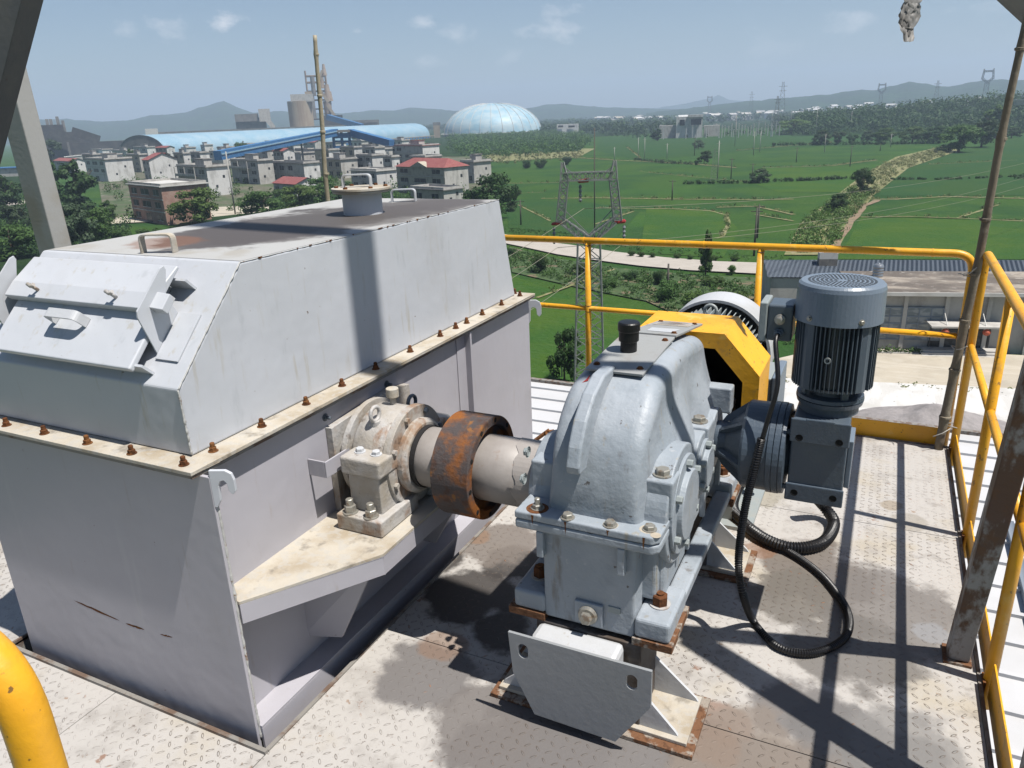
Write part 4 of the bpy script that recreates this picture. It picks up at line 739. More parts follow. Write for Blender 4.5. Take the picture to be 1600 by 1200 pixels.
# torn plastic hanging overhead
rg = MB(); base = CAM+ray(1432, -25)*2.6; tip = CAM+ray(1414, 66)*2.6; nrow = 16
for s_ in range(5):
    vs = []; off = Vector((rnd.uniform(-.02, .02), rnd.uniform(-.02, .02), 0)); ln = rnd.uniform(.7, 1.0)
    for i in range(nrow):
        t = i/(nrow-1); c = base.lerp(tip, t*ln)+off*(1-t)+_r*.012*math.sin(6*t+s_); w = .030*(1-.55*t)*(1+.4*noise.noise(Vector((s_*3, t*5, 0))))
        for j in range(6):
            u = (j-2.5)/2.5; k = .014*noise.noise(Vector((j*1.3+s_*9, t*9, 2))); vs.append(c+_r*(w*u+.006*noise.noise(Vector((j, t*14, s_))))+_f*k)
    rg.add(vs, [(i*6+j, i*6+j+1, (i+1)*6+j+1, (i+1)*6+j) for i in range(nrow-1) for j in range(5)], True)
tag(rg.build('plastic_scrap', 'plastic_rag'), 'torn pale plastic scrap dangling against the sky at the top', 'plastic scrap')
# bamboo poles
def bamboo(a, c, r0, r1, m, label, joints):
    a = Vector(a); c = Vector(c); t_ = thing('bamboo_pole', a, label, 'bamboo pole'); N2 = 60; P = []; R2 = []
    for i in range(N2+1):
        t = i/N2; r = r0+(r1-r0)*t; jj = min(abs(t-j) for j in joints); r *= 1+.28*math.exp(-(jj/.006)**2)
        P.append(a.lerp(c, t)+Vector((.014*noise.noise(Vector((t*4, r0*90, 0))), .01*noise.noise(Vector((t*4, 5, 0))), 0))); R2.append(r)
    b = MB(); b.tube(P, R2, 12); b.build('stem', m, t_)
    for j in joints:
        d_ = (c-a).normalized(); p = a.lerp(c, j); r = (r0+(r1-r0)*j)
        b = MB(); b.lathe(p-d_*.008, d_, [(0, r*1.05), (.003, r*1.36), (.013, r*1.36), (.016, r*1.05)], 12); b.build('node', 'bamboo' if m == 'bamboo' else 'bamboo_tan', t_)
    return t_
bt = PY(1605, 20, 4.66); bb = PY(1467, 700, 4.66)
bamboo((bb.x, 4.66, .0), bt+(bt-bb)*.25, .024, .015, 'bamboo', 'weathered grey bamboo pole wired upright to the far right corner of the railing', [.07, .17, .27, .36, .46, .60, .745, .90])
bt = PY(492, 55, 4.67); bb = PY(507, 315, 4.67)
bamboo((bb.x-.02, 4.67, .02), bt, .022, .014, 'bamboo_tan', 'tan bamboo pole standing upright behind the hood', [.12, .3, .46, .62, .74, .84, .95])
for (x, y, dx, dy) in ((1508, 430, 18, -12), (1497, 545, 14, -4), (1488, 668, -30, 14)):
    p = PY(x, y, 4.66); w = MB()
    w.tube([p+Vector((.032*math.cos(a), .032*math.sin(a)+.03, .006*math.sin(2*a+x))) for a in [k*2*math.pi/14 for k in range(15)]], .0028, 6)
    q = PY(x+dx, y+dy, 4.6); w.tube([p+Vector((-.01, -.02, 0)), p.lerp(q, .5)+Vector((0, 0, -.008)), q], .0028, 6)
    tag(w.build('wire_tie', 'wire_white'), {430: 'pale wire tie round the bamboo pole just below the handrail bend', 545: 'pale wire tie round the bamboo pole near the middle rail', 668: 'pale wire tie with a long loose tail low on the bamboo pole'}[y], 'wire tie')
# a rusty bracket behind the coupling
b = MB(); p = PZ(820, 700, .25); b.bar(p, p+Vector((.12, .05, .1)), .03, .012); b.bar(p+Vector((.12, .05, .1)), p+Vector((.17, .0, .0)), .05, .012); tag(b.build('rusty_bracket', 'rust'), 'small rusty bracket behind the shaft by the casing', 'bracket')
# ============================================================ LANDSCAPE
ALB[0] = .56
# ground: one big sheet, fields with noise tones, reaching past the hills
F3 = mat('field_green', (.054, .118, .016), .9, layers=[((.075, .15, .035), 1.0, .50, .58, .55, (5, .25, 1)), ((.030, .088, .022), .045, .40, .62, .9), ((.060, .145, .024), .022, .5, .68, .8), ((.105, .155, .045), .11, .58, .72, .55, (1, 2.2, 1)), ((.028, .10, .018), .9, .45, .7, .5), ((.08, .16, .05), 2.6, .55, .68, .45)], bump=(1.5, .25), spec=.1)
mat('field_dark', (.046, .104, .022), .9, layers=[((.055, .12, .035), 1.0, .50, .58, .55, (5, .25, 1)), ((.034, .10, .028), .06, .4, .62, .9), ((.07, .13, .04), .14, .60, .72, .35, (1, 2.5, 1)), ((.020, .07, .02), .8, .45, .7, .5), ((.05, .12, .045), 2.6, .55, .68, .45)], bump=(1.5, .22), spec=.1)
mat('field_bright', (.068, .134, .014), .9, layers=[((.095, .17, .04), 1.0, .50, .58, .5, (.3, 5, 1)), ((.045, .12, .022), .05, .4, .62, .9), ((.11, .18, .05), .12, .58, .72, .5, (1, 2.5, 1)), ((.035, .11, .018), .8, .45, .7, .5), ((.11, .19, .06), 2.6, .55, .68, .45)], bump=(1.5, .25), spec=.1)
b = MB(); b.add([(-12000, -300, G), (9000, -300, G), (9000, 14000, G), (-12000, 14000, G)], [(0, 1, 2, 3)]); tag(b.build('ground', 'field_green'), kind='structure')
LV = [0]
def patch(px, m, nm, lift=.05, kind='structure', z=None):
    LV[0] += 1; z = G+lift+LV[0]*.004 if z is None else z
    P = [PZ(x, y, z) for x, y in px]; b = MB(); b.add(P, [tuple(range(len(P)))]); return tag(b.build(nm, m), kind=kind)
def strip(px, w, m, nm, lift=.08, jit=.25):
    LV[0] += 1; z = G+lift+LV[0]*.004; P = [PZ(x, y, z) for x, y in px]; Q = []
    for i in range(len(P)-1):
        K = max(1, int((P[i+1]-P[i]).length/3)); Q += [P[i].lerp(P[i+1], k/K) for k in range(K)]
    Q.append(P[-1]); vs = []
    for i, p in enumerate(Q):
        t = (Q[min(i+1, len(Q)-1)]-Q[max(i-1, 0)]).normalized(); n = Vector((-t.y, t.x, 0)); ww = w*(1+jit*noise.noise(p*.25)*2)/2; s = n*jit*w*noise.noise(p*.12+Vector((9, 0, 0)))
        vs += [p+n*ww+s, p-n*ww+s]
    b = MB(); b.add(vs, [(2*i, 2*i+1, 2*i+3, 2*i+2) for i in range(len(Q)-1)]); return tag(b.build(nm, m), kind='structure')
mat('bank_cover', (.075, .13, .04), .95, layers=[((.26, .19, .12), .35, .54, .62, .85), ((.04, .085, .025), 1.1, .45, .62, .8)], bump=(3, .1))
# rice fields of different green
patch([(1180, 262), (1340, 262), (1355, 300), (1215, 300), (1180, 288)], 'field_bright', 'rice_field')
patch([(1395, 255), (1600, 215), (1700, 215), (1700, 305), (1365, 306)], 'field_dark', 'rice_field')
patch([(1370, 312), (1700, 311), (1700, 345), (1350, 338)], 'field_green', 'rice_field')
patch([(1345, 340), (1700, 346), (1700, 405), (1310, 405)], 'field_bright', 'rice_field')
patch([(940, 215), (1330, 200), (1480, 206), (1420, 222), (1200, 232), (1000, 250), (930, 235)], 'field_dark', 'rice_field')
patch([(800, 430), (905, 470), (1010, 500), (1010, 600), (820, 590), (790, 470)], 'field_bright', 'rice_field')
patch([(790, 318), (900, 312), (1000, 330), (960, 375), (900, 366), (795, 356)], 'field_dark', 'rice_field')
patch([(1010, 326), (1130, 330), (1155, 360), (1130, 402), (1000, 395)], 'field_bright', 'rice_field')
# grassy banks
BK = []
for px, w in [([(770, 287), (880, 285)], 1.0), ([(845, 310), (935, 309), (1050, 311), (1180, 312), (1240, 311)], 1.6), ([(930, 325), (1050, 326), (1110, 329)], 1.0), ([(1110, 329), (1135, 336), (1138, 350), (1128, 370), (1118, 372)], 1.1),
              ([(1120, 324), (1180, 322), (1240, 335)], 1.3), ([(1330, 311), (1400, 311), (1480, 307), (1560, 309), (1700, 312)], 1.6), ([(1345, 339), (1420, 338), (1500, 341), (1620, 346)], 1.0), ([(1495, 341), (1560, 320)], .8),
              ([(1190, 262), (1300, 259), (1370, 250)], 1.4), ([(1450, 257), (1590, 250)], .8), ([(780, 303), (850, 300)], .7), ([(1000, 268), (1100, 278), (1180, 285)], .6), ([(880, 245), (960, 250), (1080, 256), (1150, 262)], 2.0), ([(1240, 345), (1180, 335)], .8),
              ([(810, 320), (860, 345)], .6), ([(930, 350), (990, 330)], .7), ([(840, 465), (960, 420)], .7), ([(1150, 235), (1300, 222)], 1.4), ([(980, 230), (1000, 246)], 1.2)]:
    strip(px, w*.8, 'bund_grass', 'field_bank'); BK.append((px, w))
strip([(1372, 312), (1350, 322), (1335, 340), (1310, 372), (1300, 398)], 1.5, 'soil', 'dirt_track')
# weedy strip between the two blocks of fields
patch([(1225, 398), (1305, 398), (1330, 350), (1365, 305), (1420, 262), (1500, 235), (1475, 228), (1400, 245), (1350, 272), (1300, 310), (1250, 350)], 'bund_grass', 'weedy_strip')
patch([(730, 255), (905, 245), (930, 232), (760, 232)], 'bund_grass', 'weedy_strip')
# bank with soil between road and lower field
patch([(795, 385), (860, 402), (960, 418), (1090, 430), (1245, 436), (1245, 520), (1120, 520), (1010, 470), (900, 448), (800, 425)], 'bank_cover', 'earth_bank')
# concrete road
P1 = [(770, 362), (800, 368), (850, 377), (905, 384), (960, 393), (1040, 402), (1120, 408), (1300, 414)]
P2 = [(1300, 431), (1180, 427), (1080, 422), (1000, 415), (930, 406), (870, 397), (820, 386), (770, 376)]
o = patch(P1+P2, 'road_concrete', 'road', lift=.12)
patch([(0, 315), (40, 312), (60, 318), (0, 322)], 'road_concrete', 'road', lift=.12); patch([(165, 342), (320, 325), (420, 318), (420, 330), (320, 340), (170, 350)], 'yard_beige', 'yard', lift=.1)
# yard, gravel
patch([(1215, 560), (1300, 540), (1700, 560), (1700, 620), (1200, 600)], 'yard_beige', 'yard', lift=.12)
patch([(1120, 595), (1215, 590), (1700, 612), (1700, 760), (1100, 760)], 'gravel_white', 'gravel_yard', lift=.14)
mh = MB()                                            # grey heap
c = PZ(1470, 668, G+.2); vs = []; NR, NA = 14, 40
for i in range(NR+1):
    for j in range(NA):
        r = i/NR; a = 2*math.pi*j/NA; x = c.x+5.2*r*math.cos(a)*1.25; y = c.y+4.2*r*math.sin(a)
        z = 1.7*(1-r)**1.1*(1+.35*noise.noise(Vector((x*.6, y*.6, 1))))+.12*noise.noise(Vector((x*2, y*2, 4)))*(1-r); vs.append((x, y, G+.15+max(z, -.02)))
mh.add(vs, [(i*NA+j, i*NA+(j+1) % NA, (i+1)*NA+(j+1) % NA, (i+1)*NA+j) for i in range(NR) for j in range(NA)], True)
tag(mh.build('sand_heap', 'heap_grey'), 'broad grey sand heap on the white gravel yard', 'sand heap')
# white sheet roof just under the platform
wr = thing('shed_roof', (-2, 10, -4.3), 'white ribbed sheet metal roof directly below the deck edge', 'roof')
b = MB(); b.box((-14, 4.9, -4.35), (14, 15.6, -4.10))
for y in [5.3+.62*k for k in range(17)]: b.box((-14, y-.035, -4.10), (14, y+.035, -4.055))
b.build('roof_sheet', 'white_roof', wr)
b = MB(); b.box((-14, 15.6, -4.4), (14, 15.72, -4.03)); b.build('gutter', 'deck_edge', wr)
b = MB(); b.box((.8, -1, -4.35), (14, 4.899, -4.10)); b.build('roof_sheet', 'white_roof', wr)
b = MB(); b.box((1.02, -1, -4.09), (1.12, 12, -3.98)); b.box((2.1, -1, -4.09), (2.2, 12, -3.98)); b.build('roof_ridge_strip', 'blue_grey_roof', wr)
b = MB(); b.box((-13, 5, G), (13.5, 15.5, -4.36)); b.build('wall', 'concrete_wall', wr)
mat('village_ground', (.16, .15, .10), .95, layers=[((.07, .12, .035), .08, .42, .60, .9), ((.30, .27, .22), .15, .58, .68, .8), ((.05, .09, .03), .5, .55, .68, .7)], bump=(.5, .2))
mat('wood_floor', (.030, .062, .022), .95, layers=[((.045, .085, .03), .05, .4, .62, .9), ((.018, .04, .016), .12, .45, .65, .8)], bump=(.2, 2), spec=.05)
patch([(690, 245), (905, 236), (925, 214), (1060, 206), (1060, 198), (880, 190), (640, 198)], 'wood_floor', 'woodland_floor')
patch([(840, 196), (1060, 201), (1200, 200), (1420, 192), (1440, 204), (1700, 196), (1700, 162), (1400, 173), (860, 193)], 'wood_floor', 'woodland_floor')
patch([(500, 206), (900, 194), (1400, 174), (1700, 163), (1700, 152.5), (900, 184), (500, 200)], 'wood_floor', 'woodland_floor')
patch([(150, 262), (330, 250), (760, 244), (770, 300), (600, 318), (300, 344), (165, 350)], 'village_ground', 'village_ground')
for v_ in ([(150, 270), (330, 256), (760, 250), (765, 306), (500, 322), (300, 348), (165, 345)],): VILL = v_
patch([(-60, 340), (-60, 470), (60, 420), (210, 375), (200, 350), (110, 322), (40, 262), (-60, 268)], 'wood_floor', 'woodland_floor')
patch([(250, 372), (700, 330), (700, 300), (600, 296), (430, 306), (300, 335)], 'wood_floor', 'woodland_floor')
RUB = 1
# ------------------------------------------------------------ foliage helpers
def leafcloud(blobs, n, s, seed, flat=.6):
    """blobs: (cx,cy,cz,rx,ry,rz). leaf-sized quads spread over lumpy shells"""
    R = random.Random(seed); vs = []; fs = []
    wts = [q[3]*q[5] for q in blobs]
    for i in range(n):
        c = R.choices(blobs, wts)[0]
        while 1:
            p = Vector((R.gauss(0, 1), R.gauss(0, 1), R.gauss(0, 1)))
            if p.length > .01: break
        p.normalize(); rad = R.uniform(.62, 1.05) if R.random() < .8 else R.uniform(.2, .8)
        q = Vector((c[0]+p.x*c[3]*rad, c[1]+p.y*c[4]*rad, c[2]+p.z*c[5]*rad))
        nrm = (p+Vector((R.uniform(-1, 1), R.uniform(-1, 1), R.uniform(-.3, 1)))*.8).normalized(); a = nrm.cross(Vector((R.uniform(-1, 1), R.uniform(-1, 1), .3))).normalized(); d_ = nrm.cross(a)
        k = s*R.uniform(.5, 1.35); b0 = len(vs)
        vs += [q-a*k, q-d_*k*flat+a*k*.1, q+a*k*.9+nrm*k*.2, q+d_*k*flat]; fs.append((b0, b0+1, b0+2, b0+3))
    return vs, fs
def rblobs(seed, kind):
    R = random.Random(seed); B = []
    if kind == 'round':
        for i in range(20):
            a = R.uniform(0, 6.28); z = R.uniform(.14, .86); w = .40*math.sqrt(max(.05, 1-((z-.48)/.50)**2)); r = w*R.uniform(.15, 1)**.6; B.append((r*math.cos(a), r*math.sin(a), z, R.uniform(.11, .19), R.uniform(.11, .19), R.uniform(.08, .14)))
    elif kind == 'tall':
        for i in range(15):
            z = .16+.8*i/15; w = .26*(1-((z-.4)/.62)**2)+.03; a = R.uniform(0, 6.28); r = R.uniform(0, w*.8); B.append((r*math.cos(a), r*math.sin(a), z, w*R.uniform(.35, .6), w*R.uniform(.35, .6), R.uniform(.07, .12)))
    elif kind == 'bush':
        for i in range(10):
            a = R.uniform(0, 6.28); r = R.uniform(0, .38); B.append((r*math.cos(a), r*math.sin(a), R.uniform(.15, .6), R.uniform(.14, .24), R.uniform(.14, .24), R.uniform(.14, .26)))
    return B
CR = {}
def tree_proto(kind, m, seed, n, s):
    vs, fs = leafcloud(rblobs(seed, kind), n, s, seed); me = bpy.data.meshes.new('crown'); me.from_pydata([tuple(v) for v in vs], [], fs); me.materials.append(MATS[m]); return me
def trunk_mesh(kind, seed):
    b = MB(); R = random.Random(seed)
    if kind == 'bush':
        for k in range(4): a = R.uniform(0, 6.28); b.tube([(0, 0, -.02), (.08*math.cos(a), .08*math.sin(a), .2), (.2*math.cos(a), .2*math.sin(a), .42)], [.02, .014, .006], 5)
    else:
        b.tube([(0, 0, -.02), (.008, 0, .25), (0, .01, .5), (.01, 0, .85)], [.034, .024, .016, .005], 7)
        for k in range(6): a = R.uniform(0, 6.28); z = R.uniform(.28, .55); b.tube([(0, 0, z), (.12*math.cos(a), .12*math.sin(a), z+.10), (.26*math.cos(a), .26*math.sin(a), z+.24)], [.014, .009, .004], 5)
    me = bpy.data.meshes.new('trunk'); me.from_pydata([tuple(v) for v in b.v], [], b.f); me.materials.append(MATS['bark']); return me
for kind in ('round', 'tall', 'bush'):
    for m in ('leaf_dark', 'leaf_mid', 'leaf_light', 'leaf_grey'):
        for sd_ in (1, 2): CR[(kind, m, sd_)] = tree_proto(kind, m, sd_*31+len(kind), 3600, .031)
TR = {k: trunk_mesh(k, 5) for k in ('round', 'tall', 'bush')}
LBL = {}
def tree(px, base, top, w, kind, m, label, name=None, D=None, group=None):
    """trunk foot at the ground point seen at (px, base); height and width from the size it shows there"""
    z = G if D is None else D; p = PZ(px, base, z); dist = (Vector((p.x, p.y, 0))).length
    q = PR(px, top, dist); h = q.z-p.z; wd = w/FPX*(p-CAM).length
    nm = name or {'round': 'tree', 'tall': 'tree', 'bush': 'bush'}[kind]
    t = thing(nm, p, label, 'tree' if kind != 'bush' else 'bush', group)
    a = rnd.uniform(0, 6.28); s = {'round': .92, 'tall': .52, 'bush': 1.1}[kind]
    for n_, me in (('trunk', TR[kind]), ('crown', CR[(kind, m, rnd.choice((1, 2)))])):
        o = bpy.data.objects.new(n_, me); COL.objects.link(o); o.parent = t; o.rotation_euler = (0, 0, a); o.scale = (wd/s, wd/s, h/.98)
    return t
T = tree
# nearer, countable trees and bushes
T(765, 345, 268, 84, 'round', 'leaf_dark', 'big dark green tree just right of the hood top'); T(798, 330, 285, 34, 'round', 'leaf_dark', 'smaller dark tree tucked behind the big one by the hood')
T(882, 600, 512, 52, 'round', 'leaf_dark', 'dark leafy tree at the foot of the lattice tower')
T(846, 428, 388, 44, 'bush', 'leaf_mid', 'rounded green bush below the road left of the lattice tower', 'bush'); T(800, 400, 385, 30, 'bush', 'leaf_dark', 'low dark bush at the left start of the road', 'bush')
T(905, 430, 405, 46, 'bush', 'leaf_mid', 'low bush under the road in front of the lattice tower', 'bush'); T(985, 438, 419, 32, 'bush', 'leaf_dark', 'dark bush right of the first railing post', 'bush')
T(1031, 446, 416, 30, 'bush', 'leaf_dark', 'dark upright bush beside the stubby post under the road', 'bush'); T(1085, 500, 440, 74, 'bush', 'leaf_light', 'wide yellow green shrub behind the yellow guard', 'bush'); T(1150, 500, 446, 70, 'bush', 'leaf_light', 'yellow green shrub behind the main motor', 'bush')
T(1120, 448, 428, 46, 'bush', 'leaf_mid', 'small bush below the right half of the road', 'bush'); T(1225, 470, 430, 44, 'bush', 'leaf_dark', 'dark shrub beside the blue grey roof corner', 'bush'); T(1144, 430, 410, 20, 'bush', 'leaf_light', 'thin bright plant on the road edge by the second railing post', 'bush')
T(1040, 470, 430, 56, 'bush', 'leaf_mid', 'leafy bush above the yellow guard', 'bush'); T(1200, 510, 465, 60, 'bush', 'leaf_grey', 'grey green shrub left of the upright motor', 'bush'); T(955, 450, 428, 40, 'bush', 'leaf_mid', 'loose bush just right of the lattice tower legs', 'bush')
T(1102, 432, 358, 20, 'tall', 'leaf_mid', 'slim young tree growing across the road between railing posts')
for i, x in enumerate((985, 1000, 1020, 1060, 1078, 1115, 1148)): T(x, 402+i*1.2, 388+i*1.6, 17, 'bush', 'leaf_mid', 'small plant in the row along the field side of the road', 'roadside_plant', group='small plants along the road')
for a in [(1282, 227, 202, 24, 'round', 'leaf_dark', 'dark rounded tree, leftmost of the row on the field bank at right'), (1309, 225, 203, 18, 'round', 'leaf_grey', 'thin grey green tree second in the bank row'), (1331, 226, 208, 16, 'round', 'leaf_dark', 'small dark tree third in the bank row'),
          (1354, 223, 203, 18, 'round', 'leaf_grey', 'pale tree fourth in the bank row'), (1378, 224, 199, 34, 'round', 'leaf_mid', 'spreading tree in the middle of the bank row'), (1425, 224, 197, 38, 'round', 'leaf_mid', 'broad tree near the leaning concrete pole at right'),
          (1458, 224, 196, 34, 'round', 'leaf_dark', 'dark broad tree left of the flat crowned one at right'), (1497, 238, 190, 56, 'round', 'leaf_mid', 'flat crowned large tree at the field corner at right'), (1533, 230, 186, 40, 'round', 'leaf_dark', 'dense tree just left of the bamboo pole'),
          (1554, 216, 165, 34, 'tall', 'leaf_light', 'pale feathery tall tree near the bamboo pole'), (1346, 306, 258, 34, 'round', 'leaf_dark', 'forked dark tree standing in the weedy strip'), (1306, 333, 301, 28, 'round', 'leaf_dark', 'round dark tree in the pale grass of the strip'),
          (1186, 286, 263, 30, 'round', 'leaf_grey', 'lone greyish tree at the end of the hedge'), (1240, 210, 184, 54, 'round', 'leaf_light', 'light green bamboo clump by the substation'), (1292, 200, 179, 30, 'round', 'leaf_light', 'light green tree behind the dark bank row'),
          (1208, 229, 221, 8, 'bush', 'leaf_dark', 'tiny dark round bush alone on the field'), (1100, 256, 235, 20, 'round', 'leaf_dark', 'round dark tree alone in the middle of the fields'), (1087, 258, 248, 10, 'bush', 'leaf_dark', 'small bush left of the lone round tree'),
          (822, 263, 247, 22, 'bush', 'leaf_dark', 'dark bush, left one of the pair before the woods'), (845, 263, 245, 24, 'bush', 'leaf_dark', 'dark bush, right one of the pair before the woods'), (884, 258, 240, 20, 'bush', 'leaf_grey', 'grey green bush near the field corner by the woods'),
          (1027, 220, 201, 16, 'tall', 'leaf_dark', 'dark upright tree before the white substation'), (1091, 233, 218, 18, 'round', 'leaf_grey', 'grey green tree behind the lone round tree'), (1580, 216, 198, 24, 'round', 'leaf_dark', 'dark tree right of the bamboo pole'), (1592, 160, 128, 30, 'round', 'leaf_dark', 'dark tree at the right picture edge below the hills')]: T(*a)
for i, a in enumerate([(129, 335, 248, 46, 'tall', 'leaf_dark', 'tall dark conifer like tree in front of the long white house'), (90, 330, 246, 40, 'tall', 'leaf_dark', 'tall dark tree right beside the white steel post'), (76, 262, 212, 38, 'round', 'leaf_grey', 'pale grey green tree high beside the white steel post'),
          (306, 352, 292, 74, 'round', 'leaf_light', 'bright yellow green tree right of the red brick house'), (379, 252, 219, 22, 'round', 'leaf_mid', 'small tree against the blue vaulted hall'), (208, 268, 232, 18, 'tall', 'leaf_mid', 'slim tree between the white house and the red roof'),
          (112, 392, 316, 66, 'round', 'leaf_grey', 'rounded willow like tree behind the left end of the hood'), (150, 384, 322, 60, 'round', 'leaf_mid', 'mid green tree below the tall conifers'), (24, 405, 346, 78, 'round', 'leaf_mid', 'broad tree at the left picture edge'), (8, 330, 266, 60, 'round', 'leaf_dark', 'dark tree at the left edge behind the white post'),
          (190, 378, 350, 46, 'bush', 'leaf_mid', 'low bush behind the hood left of the brick house'), (232, 372, 352, 40, 'bush', 'leaf_mid', 'low bush in front of the brick house'), (172, 345, 312, 26, 'tall', 'leaf_mid', 'slim tree beside the brick house'), (30, 355, 318, 40, 'round', 'leaf_grey', 'grey green tree by the small road at far left'),
          (500, 322, 274, 62, 'round', 'leaf_mid', 'tree just right of the tan bamboo pole'), (470, 330, 284, 60, 'round', 'leaf_light', 'light green tree in front of the red roofed cottage'), (412, 338, 296, 60, 'round', 'leaf_mid', 'tree below the utility pole'), (565, 234, 204, 30, 'round', 'leaf_dark', 'dark tree against the blue hall near its conveyor'),
          (545, 318, 282, 40, 'round', 'leaf_dark', 'dark tree behind the hood nozzle'), (640, 330, 300, 46, 'bush', 'leaf_dark', 'dark bush in front of the tan annex'), (440, 312, 290, 30, 'bush', 'leaf_mid', 'bush beside the red roofed cottage'), (280, 368, 350, 30, 'bush', 'leaf_dark', 'small dark bush before the brick house corner'),
          (574, 290, 262, 16, 'tall', 'leaf_mid', 'slim tree beside the low pale house'), (668, 240, 226, 18, 'bush', 'leaf_mid', 'small green tree behind the terrace house')]): T(*a)
# hedges on banks
def cloudobj(nm, pts, m, label, cat, h=(1, 2), n=26, s=.3, spread=1.0):
    vs = []; fs = []; R = random.Random(len(pts)*7+3)
    for p in pts:
        hh = R.uniform(*h); w = hh*R.uniform(.45, .8)*spread
        v, f = leafcloud([(p.x+R.uniform(-.2, .2)*w, p.y+R.uniform(-.2, .2)*w, p.z+hh*.55, w, w, hh*.5)], n, s*(.5+.5*hh/h[1]), R.random()); b0 = len(vs); vs += v; fs += [tuple(b0+i for i in q) for q in f]
    me = bpy.data.meshes.new(nm); me.from_pydata([tuple(v) for v in vs], [], fs); me.materials.append(MATS[m]); o = bpy.data.objects.new(nm, me); COL.objects.link(o); o['kind'] = 'stuff'; return tag(o, label, cat)
def alongpx(px, n):
    P = [PZ(x, y, G) for x, y in px]; L_ = [(P[i+1]-P[i]).length for i in range(len(P)-1)]; tot = sum(L_); o = []
    for k in range(n):
        t = rnd.random()*tot; i = 0
        while i < len(L_)-1 and t > L_[i]: t -= L_[i]; i += 1
        o.append(P[i].lerp(P[i+1], min(1, t/L_[i]))+Vector((rnd.uniform(-.6, .6), rnd.uniform(-.6, .6), 0)))
    return o
def inpoly(px, n, z=None):
    P = [PZ(x, y, G if z is None else z) for x, y in px]; xs = [p.x for p in P]; ys = [p.y for p in P]; o = []; k = 0
    while len(o) < n and k < n*60:
        k += 1; x = rnd.uniform(min(xs), max(xs)); y = rnd.uniform(min(ys), max(ys)); c = False; j = len(P)-1
        for i in range(len(P)):
            if (P[i].y > y) != (P[j].y > y) and x < (P[j].x-P[i].x)*(y-P[i].y)/(P[j].y-P[i].y)+P[i].x: c = not c
            j = i
        if c: o.append(Vector((x, y, G if z is None else z)))
    return o
cloudobj('hedge', alongpx([(1070, 288), (1150, 287), (1230, 284), (1320, 280)], 110), 'leaf_dark', 'low dark hedge running across the middle of the fields', 'hedge', (.7, 1.5))
cloudobj('hedge', alongpx([(990, 250), (1040, 256), (1090, 258)], 60), 'leaf_grey', 'ragged hedge below the paired concrete poles', 'hedge', (.8, 2))
cloudobj('hedge', alongpx([(1390, 281), (1480, 281), (1600, 276)], 60), 'leaf_dark', 'thin dark hedge line in the right hand fields', 'hedge', (.4, .9))
cloudobj('hedge', alongpx([(1215, 228), (1290, 227), (1400, 226), (1480, 224)], 110), 'leaf_dark', 'dark hedge under the bank row of trees at right', 'hedge', (1.2, 2.8), s=.5)
cloudobj('hedge', alongpx([(1580, 282), (1620, 276)], 12), 'leaf_dark', 'short hedge piece at the right picture edge', 'hedge', (.8, 1.4))
cloudobj('tall_grass', inpoly([(1235, 396), (1300, 396), (1325, 350), (1360, 305), (1330, 296), (1290, 322), (1250, 352)], 420), 'leaf_light', 'tangled light green weeds filling the strip between the fields', 'weeds', (.6, 1.9), n=30, s=.26)
cloudobj('tall_grass', inpoly([(1290, 330), (1330, 296), (1370, 262), (1420, 245), (1480, 228), (1495, 238), (1410, 266), (1370, 304), (1330, 345)], 460), 'grass_pale', 'pale feathery grass along the weedy strip', 'weeds', (.6, 1.8), n=30, s=.26)
cloudobj('shrub_belt', inpoly([(790, 390), (860, 406), (960, 424), (1090, 434), (1240, 440), (1240, 540), (1120, 520), (1010, 472), (900, 450), (800, 420)], 620), 'leaf_mid', 'mixed green shrubs covering the bank below the road', 'shrubs', (.3, 1.3), n=30, s=.17)
cloudobj('shrub_belt', inpoly([(770, 356), (900, 366), (1000, 388), (1240, 404), (1240, 412), (1100, 404), (960, 390), (850, 372), (770, 362)], 200), 'leaf_mid', 'low green plants along the upper side of the road', 'shrubs', (.2, .8), n=20, s=.14)
cloudobj('shrub_belt', inpoly([(770, 258), (905, 250), (925, 238), (760, 240)], 160), 'grass_pale', 'pale rough grass in front of the woods', 'weeds', (.8, 2.2), s=.4)
cloudobj('woodland', inpoly([(755, 250), (905, 240), (925, 222), (900, 202), (700, 212), (700, 240)], 1500), 'leaf_mid', 'dense young green woodland between the houses and the fields', 'woods', (3, 6.5), n=30, s=.8)
cloudobj('woodland', inpoly([(640, 204), (960, 212), (1060, 212), (1060, 196), (900, 193), (640, 199)], 1100), 'leaf_dark', 'dark wood around and behind the pale blue dome', 'woods', (7, 14), n=40, s=1.9)
cloudobj('woodland', inpoly([(1215, 200), (1330, 197), (1500, 192), (1620, 188), (1620, 172), (1400, 176), (1200, 185)], 900), 'leaf_dark', 'dark wood beyond the fields at right', 'woods', (7, 14), n=40, s=1.9)
cloudobj('woodland', inpoly([(840, 197), (1040, 199), (1230, 186), (1400, 178), (1620, 172), (1620, 160), (1400, 168), (1100, 180), (860, 189)], 1500), 'leaf_dark', 'far wood stretching across the plain', 'woods', (9, 16), n=26, s=3.2)
cloudobj('woodland', inpoly([(0, 330), (0, 420), (110, 400), (200, 372), (200, 352), (110, 330), (60, 300)], 150), 'leaf_mid', 'green undergrowth between the trees at far left', 'woods', (1.5, 3.4), n=46, s=.34)
cloudobj('woodland', inpoly([(380, 345), (700, 322), (700, 300), (600, 296), (430, 310), (330, 330)], 130), 'leaf_mid', 'green garden shrubs in front of the village houses', 'woods', (1.2, 3), n=40, s=.3)
cloudobj('woodland', inpoly([(40, 245), (230, 238), (260, 226), (60, 226)], 130), 'leaf_grey', 'grey green trees among the sheds at far left', 'woods', (4, 8), n=34, s=.9)
